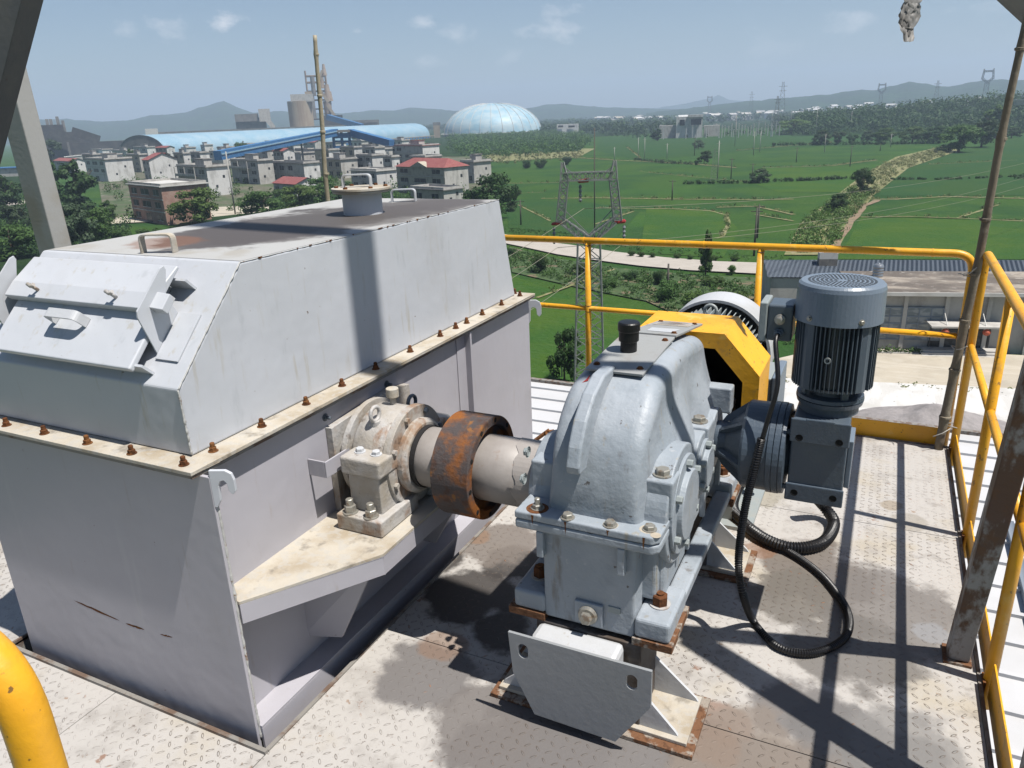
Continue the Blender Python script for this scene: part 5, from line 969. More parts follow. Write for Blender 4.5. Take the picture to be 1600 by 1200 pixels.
cloudobj('woodland', inpoly([(1450, 212), (1640, 206), (1640, 188), (1440, 194)], 200), 'leaf_dark', 'dark wood at the right edge behind the field trees', 'woods', (6, 13), n=44, s=1.3)
cloudobj('garden_shrubs', inpoly([(150, 270), (330, 256), (760, 250), (765, 306), (500, 322), (300, 348), (165, 345)], 420), 'leaf_mid', 'scattered garden trees and shrubs between the village houses', 'shrubs', (.8, 4.2), n=46, s=.42)
cloudobj('field_trees', inpoly([(940, 205), (1230, 203), (1230, 210), (1080, 216), (950, 218)], 90), 'leaf_dark', 'dark trees along the far edge of the fields below the substation', 'trees', (2.5, 6), n=46, s=.7)
cloudobj('field_trees', inpoly([(1230, 206), (1600, 203), (1600, 214), (1240, 212)], 150), 'leaf_mid', 'mixed trees along the far edge of the fields at right', 'trees', (2.5, 6.5), n=46, s=.65)
gp = []
for px, w in BK:
    L_ = sum((PZ(*px[i+1], G)-PZ(*px[i], G)).length for i in range(len(px)-1)); gp += alongpx(px, int(L_*1.1*min(1.5, w)))
cloudobj('bank_grass', gp, 'grass_pale', 'uneven pale grass tufts growing along the field banks', 'grass', (.15, .7), n=9, s=.2, spread=1.6)
cloudobj('bank_weeds', gp[::7], 'leaf_mid', 'scattered green weeds along the field banks', 'weeds', (.3, 1.1), n=20, s=.2)
cloudobj('rubble', inpoly([(1240, 602), (1600, 618), (1600, 670), (1240, 650)], 420), 'heap_grey', 'loose stones and clods scattered over the white gravel yard', 'rubble', (.05, .28), n=6, s=.12, spread=1.5)
cloudobj('yard_weeds', inpoly([(1215, 592), (1600, 612), (1600, 622), (1215, 604)], 120), 'grass_pale', 'low dry weeds along the edge between the paved yard and the gravel', 'weeds', (.1, .45), n=10, s=.12, spread=1.5)
# raised wooded rise at right
def hills(pts, D, depth, m, nm, base=G, nz_=.10, sub=4, rows=14):
    """ridge line through (pixel x, pixel y) points at horizontal distance D, falling away before and behind it"""
    xs = []
    for i in range(len(pts)-1):
        K = max(2, int(abs(pts[i+1][0]-pts[i][0])/sub))
        xs += [(pts[i][0]+(pts[i+1][0]-pts[i][0])*k/K, pts[i][1]+(pts[i+1][1]-pts[i][1])*(k/K)) for k in range(K)]
    xs.append(pts[-1]); vs = []
    for (x, y) in xs:
        y += 1.5*noise.noise(Vector((x*.045, D*.01, 0)))+.7*noise.noise(Vector((x*.16, D*.01, 3)))
        q = PR(x, y, D); hh = max(1, q.z-base); dr = Vector((q.x, q.y, 0)).normalized()
        for j in range(rows+1):
            t = -1+2*j/rows; p = Vector((q.x, q.y, 0))+dr*depth*t; f = math.cos(t*math.pi/2)**1.3
            f2 = f*(1+nz_*2.0*(1-f)*noise.noise(Vector((p.x/D*9, p.y/D*9, 1)))*2)+nz_*.6*noise.noise(Vector((p.x/D*40, p.y/D*40, 1)))*f*(1-f)*4
            vs.append((p.x, p.y, base-2+(hh+2)*max(0, f2)+hh*nz_*.35*noise.noise(Vector((p.x/D*70, p.y/D*70, 3)))*f))
    b = MB(); r1 = rows+1; b.add(vs, [(i*r1+j, i*r1+j+1, (i+1)*r1+j+1, (i+1)*r1+j) for i in range(len(xs)-1) for j in range(rows)], True); return tag(b.build(nm, m), kind='structure')
mat('hill_wood', (.04, .065, .04), .95, layers=[((.05, .10, .04), .012, .4, .62, .9), ((.022, .05, .022), .03, .45, .65, .8)], bump=(.05, 8), spec=.05)
mat('hill_wood_near', (.030, .068, .024), .95, layers=[((.045, .09, .03), .06, .4, .62, .9), ((.018, .045, .018), .12, .45, .65, .8)], bump=(.2, 3), spec=.05)
hills([(-120, 200), (0, 196), (60, 187), (100, 186), (160, 190), (200, 188), (235, 180), (262, 179), (290, 176), (310, 168), (335, 162), (350, 158), (372, 168), (395, 176), (440, 174), (480, 176), (540, 177), (580, 172), (615, 173), (640, 168), (690, 171), (740, 175), (800, 174), (820, 170), (850, 164), (880, 162), (920, 166), (960, 168), (1040, 170), (1120, 170), (1220, 168), (1300, 165)], 4300, 1100, 'hill_wood', 'hills')
hills([(880, 181.5), (960, 176), (1030, 168), (1080, 160), (1110, 154), (1122, 148), (1140, 156), (1190, 160), (1260, 162), (1340, 163.5)], 6200, 900, 'hill_wood', 'hills')
hills([(1010, 176), (1060, 171), (1100, 166), (1150, 160), (1190, 156), (1250, 151), (1290, 148), (1330, 142), (1370, 140), (1395, 134), (1420, 128), (1450, 131), (1480, 136), (1520, 128), (1550, 124), (1590, 126), (1640, 120), (1720, 118)], 3100, 800, 'hill_wood', 'hills')
hills([(1240, 186), (1320, 182), (1400, 177), (1500, 168), (1600, 158), (1720, 148)], 900, 260, 'hill_wood_near', 'hills')
q_ = []
for i in range(560):
    x = rnd.uniform(1245, 1700); t = rnd.uniform(.2, 1.0); yy = 187-(x-1240)*.080; q = PR(x, yy+1, 900-260*(1-t)); gz = G-2+(PR(x, yy, 900).z-G+2)*math.cos((1-t)*math.pi/2)**1.3; q.z = gz-1; q_.append(q)
cloudobj('woodland', q_, 'leaf_dark', 'dark trees covering the rise at the right edge', 'woods', (6, 13), n=46, s=1.3)
# ------------------------------------------------------------ houses
def solve(C, a, xp):
    lo, hi = .5, 60
    f = lambda L_: pix(C+a*L_)[0]-xp
    s0 = f(lo)
    for _ in range(40):
        m_ = (lo+hi)/2
        if (f(m_) > 0) == (s0 > 0): lo = m_
        else: hi = m_
    return lo
def house(xl, xc, xr, yt, h, floors, label, wall='concrete_wall', fac='facade_grey', roof='flat', nwin=3, yaw=-20, slab='roof_slab', ybase=None, penthouse=False, balcony=False, cat='house', name='house'):
    C = PZ(xc, yt, G+h) if ybase is None else PZ(xc, ybase, G)
    if ybase is not None: h = PR(xc, yt, math.hypot(C.x, C.y)).z-G
    C = Vector((C.x, C.y, G)); a = math.radians(yaw); fa = Vector((-math.cos(a), -math.sin(a), 0)); sb = Vector((-math.sin(a), math.cos(a), 0))
    top = Vector((0, 0, h)); w = solve(C+top, fa, xl); dp = min(solve(C+top, sb, xr), w*1.6)
    t = thing(name, C, label, cat)
    P = [C, C+fa*w, C+fa*w+sb*dp, C+sb*dp]
    b = MB(); b.prism(P, top); b.build('wall', wall, t)
    out = -sb
    b = MB(); b.prism([P[0]+out*.04, P[1]+out*.04, P[1]-out*.02, P[0]-out*.02], top-Vector((0, 0, .06))); b.build('facade', fac, t)
    fh = h/floors; ww = w/nwin
    for fl_ in range(floors):
        for k in range(nwin):
            if rnd.random() < .08: continue
            c = C+fa*(ww*(k+.5))+out*.05+Vector((0, 0, fh*fl_+fh*.28)); hw = ww*(.24 if nwin > 2 else .2)*(1.5 if k == nwin//2 and floors > 2 and fl_ > 0 else 1); wh = fh*.48
            if fl_ == 0 and k == nwin//2: c.z = G+.05; wh = fh*.75
            b = MB(); b.prism([c-fa*hw, c+fa*hw, c+fa*hw+Vector((0, 0, wh)), c-fa*hw+Vector((0, 0, wh))], out*.03); wd = b.build('window', 'window_dark', t)
            b = MB(); e = Vector((0, 0, .09)); b.bar(c-fa*(hw+.1)+out*.09, c+fa*(hw+.1)+out*.09, .14, .09); b.bar(c+out*.05+fa*0, c+out*.05+Vector((0, 0, wh)), .05, .05); b.build('window_frame', 'plaster_white', wd)
        if fl_ and True:
            b = MB(); z = Vector((0, 0, fh*fl_)); b.bar(P[0]+z+out*.1-fa*.1, P[1]+z+out*.1+fa*.1, .22, .2); b.build('floor_band', 'concrete_wall', t)
    for k in range(2):
        c = C+sb*dp*(.35+.35*k)+(-fa)*.03+Vector((0, 0, h*(.62 if k else .3)))
        b = MB(); b.prism([c-sb*.4, c+sb*.4, c+sb*.4+Vector((0, 0, .9)), c-sb*.4+Vector((0, 0, .9))], -fa*.03); b.build('window', 'window_dark', t)
    if balcony:
        z = Vector((0, 0, fh*(floors-1))); c0 = C+fa*w*.3; c1 = C+fa*w*.98; b = MB(); b.prism([c0+z, c1+z, c1+z+out*1.3, c0+z+out*1.3], (0, 0, .18)); b.prism([c0+z+out*1.2, c1+z+out*1.2, c1+z+out*1.3, c0+z+out*1.3], (0, 0, .95)); b.build('balcony', 'concrete_wall', t)
        for k in range(3): p = c0.lerp(c1, k/2)+out*1.2; b = MB(); b.bar(p, p+Vector((0, 0, h)), .25); b.build('pillar', 'concrete_wall', t)
    E_ = .5
    Q = [P[0]+out*E_-fa*E_, P[1]+out*E_+fa*E_, P[2]-out*E_+fa*E_, P[3]-out*E_-fa*E_]; Q = [q+top for q in Q]
    if roof == 'flat':
        b = MB(); b.prism(Q, (0, 0, .25)); b.build('roof', slab, t)
        b = MB(); pq = [P[i]+top+Vector((0, 0, .25)) for i in range(4)]
        for i in range(4): b.bar(pq[i]+Vector((0, 0, .3)), pq[(i+1) % 4]+Vector((0, 0, .3)), .2, .6)
        b.build('parapet', 'concrete_wall', t)
    elif roof == 'gable':
        r0 = (Q[0]+Q[3])/2+Vector((0, 0, dp*.22)); r1 = (Q[1]+Q[2])/2+Vector((0, 0, dp*.22)); b = MB()
        b.add([Q[0], Q[1], r1, r0, Q[3], Q[2]], [(0, 1, 2, 3), (3, 2, 5, 4)]); b.add([p+Vector((0, 0, -.15)) for p in (Q[0], Q[1], r1, r0, Q[3], Q[2])], [(3, 2, 1, 0), (4, 5, 2, 3)]); b.build('roof', 'roof_tile_red', t)
        b = MB(); b.add([P[0]+top, P[3]+top, r0+fa*E_-Vector((0, 0, .2)), P[1]+top, P[2]+top, r1-fa*E_-Vector((0, 0, .2))], [(0, 1, 2), (3, 5, 4)]); b.build('gable', wall, t)
    elif roof == 'hip':
        rz = Vector((0, 0, dp*.26)); r0 = (Q[0]+Q[3])/2+fa*dp*.42+rz; r1 = (Q[1]+Q[2])/2-fa*dp*.42+rz; b = MB()
        b.add([Q[0], Q[1], Q[2], Q[3], r0, r1], [(0, 1, 5, 4), (1, 2, 5), (2, 3, 4, 5), (3, 0, 4), (3, 2, 1, 0)]); b.build('roof', 'roof_tile_red', t)
        b = MB(); cc = (Q[0]+Q[1])/2+fa*0; g0 = cc-fa*w*.18+out*.05; g1 = cc+fa*w*.18+out*.05; gz_ = cc+Vector((0, 0, dp*.17))+out*.05; b.add([g0, g1, gz_, g0-out*3, g1-out*3, gz_-out*3], [(0, 1, 2), (0, 2, 5, 3), (1, 4, 5, 2)]); b.build('dormer', 'facade_tan', t)
    if rnd.random() < .45:
        c = C+fa*w*rnd.uniform(.5, .85)+sb*dp*.5+top+Vector((0, 0, .25)); b = MB()
        for sx, sy in ((-.4, -.4), (.4, -.4), (.4, .4), (-.4, .4)): b.bar(c+fa*sx+sb*sy, c+fa*sx+sb*sy+Vector((0, 0, 1.0)), .08)
        b.lathe(c+Vector((0, 0, 1.0)), (0, 0, 1), [(0, 0), (0, .55), (1.1, .55), (1.35, .15), (1.35, 0)], 12)
        if roof == 'flat': b.build('water_tank', 'steel_tank', t)
    if penthouse:
        c = C+fa*w*.35+sb*dp*.4+top+Vector((0, 0, .25)); b = MB(); b.prism([c, c+fa*w*.3, c+fa*w*.3+sb*dp*.35, c+sb*dp*.35], (0, 0, 2.3)); ph = b.build('stair_head', 'concrete_wall', t)
        c2 = c-fa*.3-sb*.3+Vector((0, 0, 2.3)); b = MB(); b.prism([c2, c2+fa*(w*.3+.6), c2+fa*(w*.3+.6)+sb*(dp*.35+.6), c2+sb*(dp*.35+.6)], (0, 0, .18)); b.build('roof', slab, ph)
    return t
house(200, 262, 322, 292, 0, 3, 'red brick three storey house under a pale flat roof', 'brick_red', 'brick_red', 'flat', 3, slab='roof_white', ybase=352, balcony=False)
house(132, 163, 206, 250, 10.5, 3, 'long white four square house behind the tall conifers', 'plaster_white', 'plaster_white', 'flat', 3, penthouse=True)
house(222, 232, 276, 250, 9.6, 3, 'white house with a small red gabled roof', 'plaster_white', 'facade_grey', 'gable', 2)
house(276, 322, 358, 262, 10, 3, 'white walled house with a balcony behind the bright green tree', 'plaster_white', 'facade_grey', 'flat', 3, penthouse=True, balcony=True)
house(360, 402, 426, 252, 9.5, 3, 'grey house with open balconies right of the utility pole', 'concrete_wall', 'facade_grey', 'flat', 3, penthouse=True, balcony=True)
house(420, 474, 499, 256, 8, 2, 'long low white house left of the tan bamboo pole', 'plaster_white', 'facade_grey', 'flat', 4)
house(427, 462, 498, 288, 4.6, 1, 'small cottage with a red roof below the white house', 'plaster_white', 'facade_grey', 'gable', 3, cat='cottage')
house(500, 532, 558, 250, 8, 2, 'pale house with a pinkish front right of the bamboo pole', 'concrete_wall', 'facade_tan', 'flat', 3, penthouse=True)
house(556, 581, 600, 244, 9, 3, 'narrow grey house in the middle of the village', 'plaster_white', 'facade_grey', 'flat', 2)
house(536, 592, 613, 234, 8.5, 2, 'wide grey house standing before the blue hall', 'concrete_wall', 'facade_grey', 'flat', 4, penthouse=True)
house(548, 588, 619, 268, 6.5, 2, 'low pale house with a white flat roof behind the nozzle', 'plaster_white', 'facade_grey', 'flat', 3, slab='roof_white')
house(616, 660, 686, 228, 10.5, 3, 'white house with red roof edging beside the woodland', 'plaster_white', 'facade_grey', 'flat', 3, slab='roof_tile_red', penthouse=True)
house(619, 694, 731, 262, 8.6, 3, 'large tan house with a red hipped roof and dormer', 'concrete_wall', 'facade_tan', 'hip', 3, balcony=False)
house(641, 693, 723, 298, 4.2, 1, 'low tan annex in front of the red roofed house', 'concrete_wall', 'facade_tan', 'flat', 2, cat='annex')
house(719, 740, 767, 254, 7.6, 2, 'grey flat roofed house right of the red hipped roof', 'concrete_wall', 'facade_grey', 'flat', 2, penthouse=True)
house(366, 400, 424, 226, 9, 2, 'small grey house half hidden under the blue hall', 'concrete_wall', 'facade_grey', 'flat', 3)
house(84, 112, 132, 252, 7, 2, 'house with a reddish roof seen between the dark trees', 'plaster_white', 'facade_grey', 'gable', 2)
house(598, 612, 624, 246, 8.5, 3, 'slim pale house squeezed between two larger ones', 'plaster_white', 'facade_grey', 'flat', 1)
house(640, 664, 690, 246, 7.5, 2, 'grey house with a dark roof behind the red hipped one', 'concrete_wall', 'facade_grey', 'flat', 3)
house(300, 330, 352, 240, 8, 2, 'grey house behind the balcony house', 'concrete_wall', 'facade_grey', 'flat', 3)
house(446, 470, 496, 240, 7, 2, 'pale house behind the long low white one', 'concrete_wall', 'facade_grey', 'flat', 3)
HL = ['with a pale stair head on its roof', 'with a plain flat roof', 'with stained grey end wall', 'with a thin roof parapet']
ORD = 'first second third fourth fifth sixth seventh eighth ninth tenth eleventh twelfth thirteenth fourteenth fifteenth sixteenth seventeenth eighteenth nineteenth twentieth'.split()
for row, (y0, h_) in enumerate(((240, 9.5), (231, 9.8))):
    x = 128+row*14; kr = 0
    while x < 630:
        w1 = rnd.uniform(14, 22); w2 = rnd.uniform(10, 18)
        if not (250 < x < 262):
            yt = y0+4-(x-128)*.030+rnd.uniform(-2.5, 2.5)
            o = house(x, x+w1, x+w1+w2, yt, h_*rnd.uniform(.85, 1.12), rnd.choice((2, 3, 3)), 'x', rnd.choice(('concrete_wall', 'plaster_white', 'plaster_white')), rnd.choice(('facade_grey', 'plaster_white', 'facade_tan')), 'flat' if rnd.random() < .85 else 'gable', rnd.choice((2, 3)), penthouse=rnd.random() < .5)
            kr += 1; o['label'] = '%s house from the left in the %s back row of the village' % (ORD[kr-1], ('nearer', 'farther')[row])
        x += w1+w2+rnd.uniform(-2, 7)
# blue sheds low at left
for (x0, x1, y, h, m, lb) in [(-40, 42, 262, 5, 'blue_deep', 'long low shed with a deep blue roof at the left edge'), (100, 130, 243, 4, 'roof_white', 'low white roofed shed left of the white house'), (133, 165, 243, 4, 'blue_sheet', 'low blue roofed shed behind the white house')]:
    C = PZ(x1, y, G+h); D_ = math.hypot(C.x, C.y); A = PZ(x0, y+3, G+h); sbv = Vector((C.x, C.y, 0)).normalized()*14; t = thing('shed', (C.x, C.y, G), lb, 'shed')
    b = MB(); b.prism([Vector((A.x, A.y, G)), Vector((C.x, C.y, G)), Vector((C.x, C.y, G))+sbv, Vector((A.x, A.y, G))+sbv], (0, 0, h)); b.build('wall', 'concrete_wall', t)
    b = MB(); u = Vector((0, 0, h)); a_, c_ = Vector((A.x, A.y, G))+u, Vector((C.x, C.y, G))+u; b.prism([a_-sbv*.06, c_-sbv*.06, c_+sbv*1.05, a_+sbv*1.05], (0, 0, .5)); b.build('roof', m, t)
# ------------------------------------------------------------ cement works
def groundline(x, y): return PZ(x, y, G)
A = groundline(262, 250); B_ = groundline(672, 216)
t = thing('vaulted_hall', A, 'very long hall with a pale blue barrel vault roof', 'industrial hall')
u = (B_-A); Ln = u.length; u.normalize(); n_ = Vector((-u.y, u.x, 0)); Wd = 52
hA = PR(262, 213, A.length).z-G; hh = 20.5
b = MB(); K = 20; NL = 60; vs = []
for i in range(NL+1):
    for k in range(K+1):
        a = math.pi*k/K; vs.append(A+u*Ln*i/NL+n_*(Wd/2-Wd/2*math.cos(a))+Vector((0, 0, 2.5+(hh-2.5)*math.sin(a)**.8)))
b.add(vs, [(i*(K+1)+k, (i+1)*(K+1)+k, (i+1)*(K+1)+k+1, i*(K+1)+k+1) for i in range(NL) for k in range(K)], True); b.build('vault_roof', 'blue_sheet', t)
for s in (0, 1):
    P = [A+u*Ln*s+n_*(Wd/2-Wd/2*math.cos(math.pi*k/K))+Vector((0, 0, 2.5+(hh-2.5)*math.sin(math.pi*k/K)**.8))-u*(.3 if s else -.3) for k in range(K+1)]; b = MB(); b.prism([A+u*Ln*s]+P+[A+u*Ln*s+n_*Wd], u*.2); b.build('end_wall', 'plant_grey', t)
b = MB(); b.prism([A, A+u*Ln, A+u*Ln+Vector((0, 0, 2.8)), A+Vector((0, 0, 2.8))], -n_*.5); b.build('base_wall', 'blue_deep', t)
b = MB()
for i in range(0, 60):
    p = A-n_*7+u*(Ln*i/60); b.bar(p, p+Vector((0, 0, 3.2)), .8)
b.bar(A-n_*7+Vector((0, 0, 3.2)), A-n_*7+u*Ln+Vector((0, 0, 3.2)), 1, .8); b.build('yard_fence', 'silo_tan', t)
# dome
c1 = groundline(694, 214); c2 = groundline(846, 208); cc = (c1+c2)/2; Rd = (c2-c1).length/2*.985; cc += Vector((cc.x, cc.y, 0)).normalized()*Rd*.5; Rd *= 1.04
hd_ = PR(768, 161, math.hypot(cc.x, cc.y)).z-G
t = thing('storage_dome', (cc.x, cc.y, G), 'huge pale blue ribbed storage dome beyond the woodland', 'dome')
b = MB(); b.lathe((cc.x, cc.y, G), (0, 0, 1), [(0, Rd), (3, Rd)]+[(3+(hd_-3)*math.sin(a), Rd*math.cos(a)**.92) for a in [k*math.pi/2/14 for k in range(1, 15)]], 72, sm=True); b.build('shell', 'dome_sheet', t)
b = MB()
for k in range(28):
    a = k*2*math.pi/28; b.tube([Vector((cc.x+Rd*math.cos(q)**.92*math.cos(a)*1.003, cc.y+Rd*math.cos(q)**.92*math.sin(a)*1.003, G+3.2+(hd_-3)*math.sin(q))) for q in [j*math.pi/2/10 for j in range(10)]], .35, 5)
b.build('rib', 'roof_white', t); b = MB(); b.lathe((cc.x, cc.y, G), (0, 0, 1), [(0, Rd*1.0), (3.1, Rd*1.02), (3.1, Rd*1.07), (3.6, Rd*1.07), (3.7, Rd)], 72); b.build('eaves', 'roof_white', t)
def atD(x, y, D): return PR(x, y, D)
def pbox(x0, x1, yt, yb, D, m, nm, t, dep=12, yaw=0):
    """box whose front shows between the given pixels at distance D (standing on the ground if yb is None)"""
    a = atD(x0, yt, D); c = atD(x1, yt, D); zb = G if yb is None else atD((x0+x1)/2, yb, D).z; zt = (a.z+c.z)/2
    a = Vector((a.x, a.y, zb)); c = Vector((c.x, c.y, zb)); dv = Vector((a.x+c.x, a.y+c.y, 0)).normalized()*dep; b = MB(); b.prism([a, c, c+dv, a+dv], (0, 0, zt-zb)); return b.build(nm, m, t)
def pth(nm, x, D, label, cat): p = atD(x, 250, D); return thing(nm, (p.x, p.y, G), label, cat)
Dp = 1180
t = pth('storage_silo', 470, Dp, 'broad tan concrete silo with a lighter square cap', 'silo'); c = atD(471, 186, Dp); r = 17/FPX*Dp
zt = atD(471, 158, Dp).z; b = MB(); b.lathe((c.x, c.y, G), (0, 0, 1), [(0, r), (zt-G, r), (zt-G, 0)], 32, sm=False); b.build('drum', 'silo_tan', t)
pbox(453, 489, 147, 159, Dp-14, 'concrete_wall', 'cap', t, 24); pbox(476, 487, 143, 148, Dp-10, 'silo_tan', 'hoist_house', t, 10)
t = pth('preheater_tower', 505, Dp+30, 'tall preheater tower with cyclones and rusty steel frame', 'industrial tower'); Dq = Dp+30
b = MB()
zs = [atD(500, y, Dq).z for y in (186, 170, 156, 142, 128, 118, 110)]; 
c0, c1_ = atD(481, 150, Dq), atD(512, 150, Dq); dv = Vector((c0.x, c0.y, 0)).normalized()*22
cor = [Vector((c0.x, c0.y, 0)), Vector((c1_.x, c1_.y, 0)), Vector((c1_.x, c1_.y, 0))+dv, Vector((c0.x, c0.y, 0))+dv]
for i, p in enumerate(cor): b.bar(p+Vector((0, 0, G)), p+Vector((0, 0, zs[5] if i in (1, 2) else zs[6])), 1.8)
for z in zs[:-1]:
    for i in range(4): b.bar(cor[i]+Vector((0, 0, z)), cor[(i+1) % 4]+Vector((0, 0, z)), 1.6)
    b.prism([p+Vector((0, 0, z)) for p in cor], (0, 0, .8))
b.build('frame', 'tower_tan', t); 
for (x, yt_, yb_, r0, r1) in [(507, 100, 118, 2, 5), (503, 120, 138, 5, 5), (512, 132, 150, 4, 6), (514, 143, 158, 6, 8), (513, 158, 176, 8, 7), (514, 176, 192, 7, 3), (491, 120, 150, 4, 4), (490, 150, 186, 6, 6)]:
    a, c = atD(x, yt_, Dq-8), atD(x, yb_, Dq-8); b = MB(); b.lathe(c, (0, 0, 1), [(0, .5), (0, r1*.76), (a.z-c.z, r0*.76), (a.z-c.z, 0)], 16, sm=False); b.build('cyclone', 'tower_tan' if x > 495 else 'plant_grey', t)
b = MB(); b.bar(atD(500, 140, Dq-12), atD(513, 160, Dq-12), 4); b.bar(atD(512, 165, Dq-12), atD(528, 188, Dq-12), 4); b.bar(atD(503, 110, Dq-12), atD(497, 132, Dq-12), 3); b.build('duct', 'silo_tan', t)
pbox(505, 535, 180, None, Dp+10, 'plant_dark', 'base_building', t, 20)
t = pth('clinker_shed', 350, 1150, 'long dark roofed open shed behind the blue hall', 'shed'); pbox(226, 540, 201, 207, 1130, 'plant_grey', 'roof', t, 60); pbox(232, 560, 206, None, 1145, 'plant_dark', 'wall', t, 50); pbox(226, 246, 201, None, 1125, 'roof_white', 'end_wall', t, 5)
t = pth('crusher_building', 395, 1250, 'grey concrete plant building with a sloping chute', 'industrial building'); pbox(367, 415, 184, None, 1250, 'plant_grey', 'lower_block', t, 25); pbox(366, 403, 178, 190, 1244, 'plant_grey', 'middle_block', t, 20); pbox(403, 421, 170, 190, 1240, 'concrete_wall', 'upper_block', t, 18); b = MB(); b.bar(atD(412, 180, 1230), atD(428, 200, 1230), 9, 7); b.build('chute', 'concrete_wall', t)
t = pth('gallery_shed', 560, 1250, 'dark low plant building with many columns right of the tower', 'industrial building'); pbox(525, 592, 188, None, 1250, 'plant_grey', 'wall', t, 20); pbox(527, 590, 192, 196, 1246, 'plant_dark', 'opening', t, 3)
t = pth('plant_tower', 682, 1120, 'small tan tower at the right end of the blue hall', 'tower'); pbox(677, 687, 196, None, 1120, 'silo_tan', 'wall', t, 8); pbox(676, 688, 191, 196, 1120, 'plant_grey', 'cap', t, 8)
# conveyor galleries
t = pth('conveyor_bridge', 440, 420, 'long blue conveyor bridge sloping up across the vaulted hall', 'conveyor')
b = MB(); b.bar(atD(340, 243, 400), atD(524, 207, 500), 4.2, 4.2); b.build('gallery', 'blue_deep', t); b = MB(); b.bar(atD(340, 241, 400), atD(524, 205, 500)+Vector((0, 0, 0)), 4.8, .6); b.build('gallery_roof', 'blue_sheet', t)
b = MB()
for x, y, D_ in ((380, 236, 420), (430, 226, 448), (470, 219, 470)): p = atD(x, y, D_); b.bar(p, Vector((p.x, p.y, G)), .8)
b.build('trestle', 'plant_grey', t)
t = pth('transfer_tower', 533, 500, 'blue transfer tower where the conveyor bridges meet', 'industrial tower'); pbox(519, 548, 208, 216, 498, 'blue_deep', 'upper_cabin', t, 12); pbox(517, 550, 203, 207, 497, 'plant_grey', 'roof', t, 13)
b = MB()
for x in (521, 534, 546): p = atD(x, 216, 500); b.bar(p+Vector((0, 0, 4)), Vector((p.x, p.y, G)), 1.2)
for y in (221, 230): b.bar(atD(520, y, 500), atD(547, y, 500), 1.2)
b.build('frame', 'blue_deep', t); pbox(524, 536, 228, None, 505, 'plant_dark', 'lower_cabin', t, 10)
t = pth('conveyor_bridge', 580, 500, 'blue conveyor bridge descending right from the transfer tower', 'conveyor'); b = MB(); b.bar(atD(548, 207, 500), atD(612, 224, 470), 4, 4); b.build('gallery', 'blue_deep', t)
t = pth('conveyor_bridge', 540, 780, 'upper blue conveyor bridge in front of the preheater tower', 'conveyor'); b = MB(); b.bar(atD(512, 183, 1120), atD(566, 198, 1090), 7, 7); b.build('gallery', 'blue_deep', t)
# dark works at far left
t = pth('coking_works', 110, 1000, 'hazy dark industrial works with stacks at far left', 'industrial works')
for (x0, x1, yt_) in [(46, 62, 190), (62, 98, 195), (98, 122, 206), (122, 150, 216), (40, 230, 222)]: pbox(x0, x1, yt_, None, 980+rnd.uniform(-30, 30), 'plant_dark' if x0 != 46 else 'plant_grey', 'block', t, 40)
for x, y in ((52, 180), (72, 186), (78, 186), (88, 182), (97, 188)): pbox(x-2, x+3, y, None, 975, 'plant_grey', 'stack', t, 6)
b = MB(); vs = []; a = atD(66, 222, 930); c = atD(122, 222, 930)
P = [a.lerp(c, k/12)+Vector((0, 0, 13*math.sin(math.pi*k/12))) for k in range(13)]; b.prism(P, Vector((a.x, a.y, 0)).normalized()*30); b.build('dark_vault', 'plant_dark', t)
b = MB(); b.bar(atD(112, 205, 950), atD(156, 219, 950), 9, 9); b.build('conveyor', 'plant_dark', t)
# scattered low sheds at mid left
for i in range(26):
    x = rnd.uniform(60, 235); y = rnd.uniform(226, 247); w = rnd.uniform(8, 26); p = PZ(x, y, G); D_ = math.hypot(p.x, p.y); m = rnd.choice(['silo_tan', 'plant_grey', 'concrete_wall', 'plant_dark', 'roof_slab']); t = thing('yard_shed', p, 'low weathered shed among the works yard at far left', 'shed', 'small sheds in the works yard')
    pbox(x, x+w, y-rnd.uniform(2, 5), None, D_, m, 'wall', t, 8)
for i in range(9):
    x = 160+i*9+rnd.uniform(-4, 4); y = rnd.uniform(211, 219); p = PZ(x, y, G); D_ = math.hypot(p.x, p.y); t = thing('warehouse', p, 'tiny pale warehouse on the hazy plain left of the dark shed', 'warehouse', 'distant warehouses at left')
    pbox(x, x+rnd.uniform(8, 20), y-rnd.uniform(3, 5), None, D_, rnd.choice(['roof_white', 'blue_sheet', 'plant_grey']), 'wall', t, 40)
# ------------------------------------------------------------ substation and far town
t = pth('substation_building', 1075, 560, 'white framed substation building beyond the fields', 'substation'); Ds = 720
pbox(1057, 1098, 182, None, Ds, 'plaster_white', 'block', t, 16); pbox(1075, 1099, 179, 183, Ds-3, 'plaster_white', 'upper_block', t, 14); pbox(1062, 1070, 187, 196, Ds-1, 'window_dark', 'window', t, .6); pbox(1080, 1096, 186, 195, Ds-4.6, 'window_dark', 'window', t, .6); pbox(1030, 1058, 196, None, Ds+6, 'concrete_wall', 'low_wing', t, 10); pbox(1100, 1125, 196, None, Ds+20, 'concrete_wall', 'low_wing', t, 10)
for i in range(46):
    x = 1028+i*4.4+rnd.uniform(-1.5, 1.5); h_ = rnd.uniform(8, 16); D_ = 715+rnd.uniform(-30, 70); p = atD(x, 200, D_); m = MB(); m.bar((p.x, p.y, G), (p.x, p.y, G+h_*.75), .7); 
    if i % 3 == 0: m.bar((p.x-3, p.y, G+h_*.7), (p.x+4, p.y-3, G+h_*.7), .5)
    tag(m.build('gantry_post', 'roof_white'), 'pale concrete gantry post in the substation', 'gantry post', 'substation gantry posts')
t = pth('farm_building', 886, 1000, 'small white building among the dark woods right of the dome', 'building'); pbox(870, 904, 194, None, 1000, 'plaster_white', 'wall', t, 10); pbox(872, 880, 196, 199, 998.5, 'window_dark', 'window', t, .5); pbox(888, 898, 196, 199, 998.5, 'window_dark', 'window', t, .5)
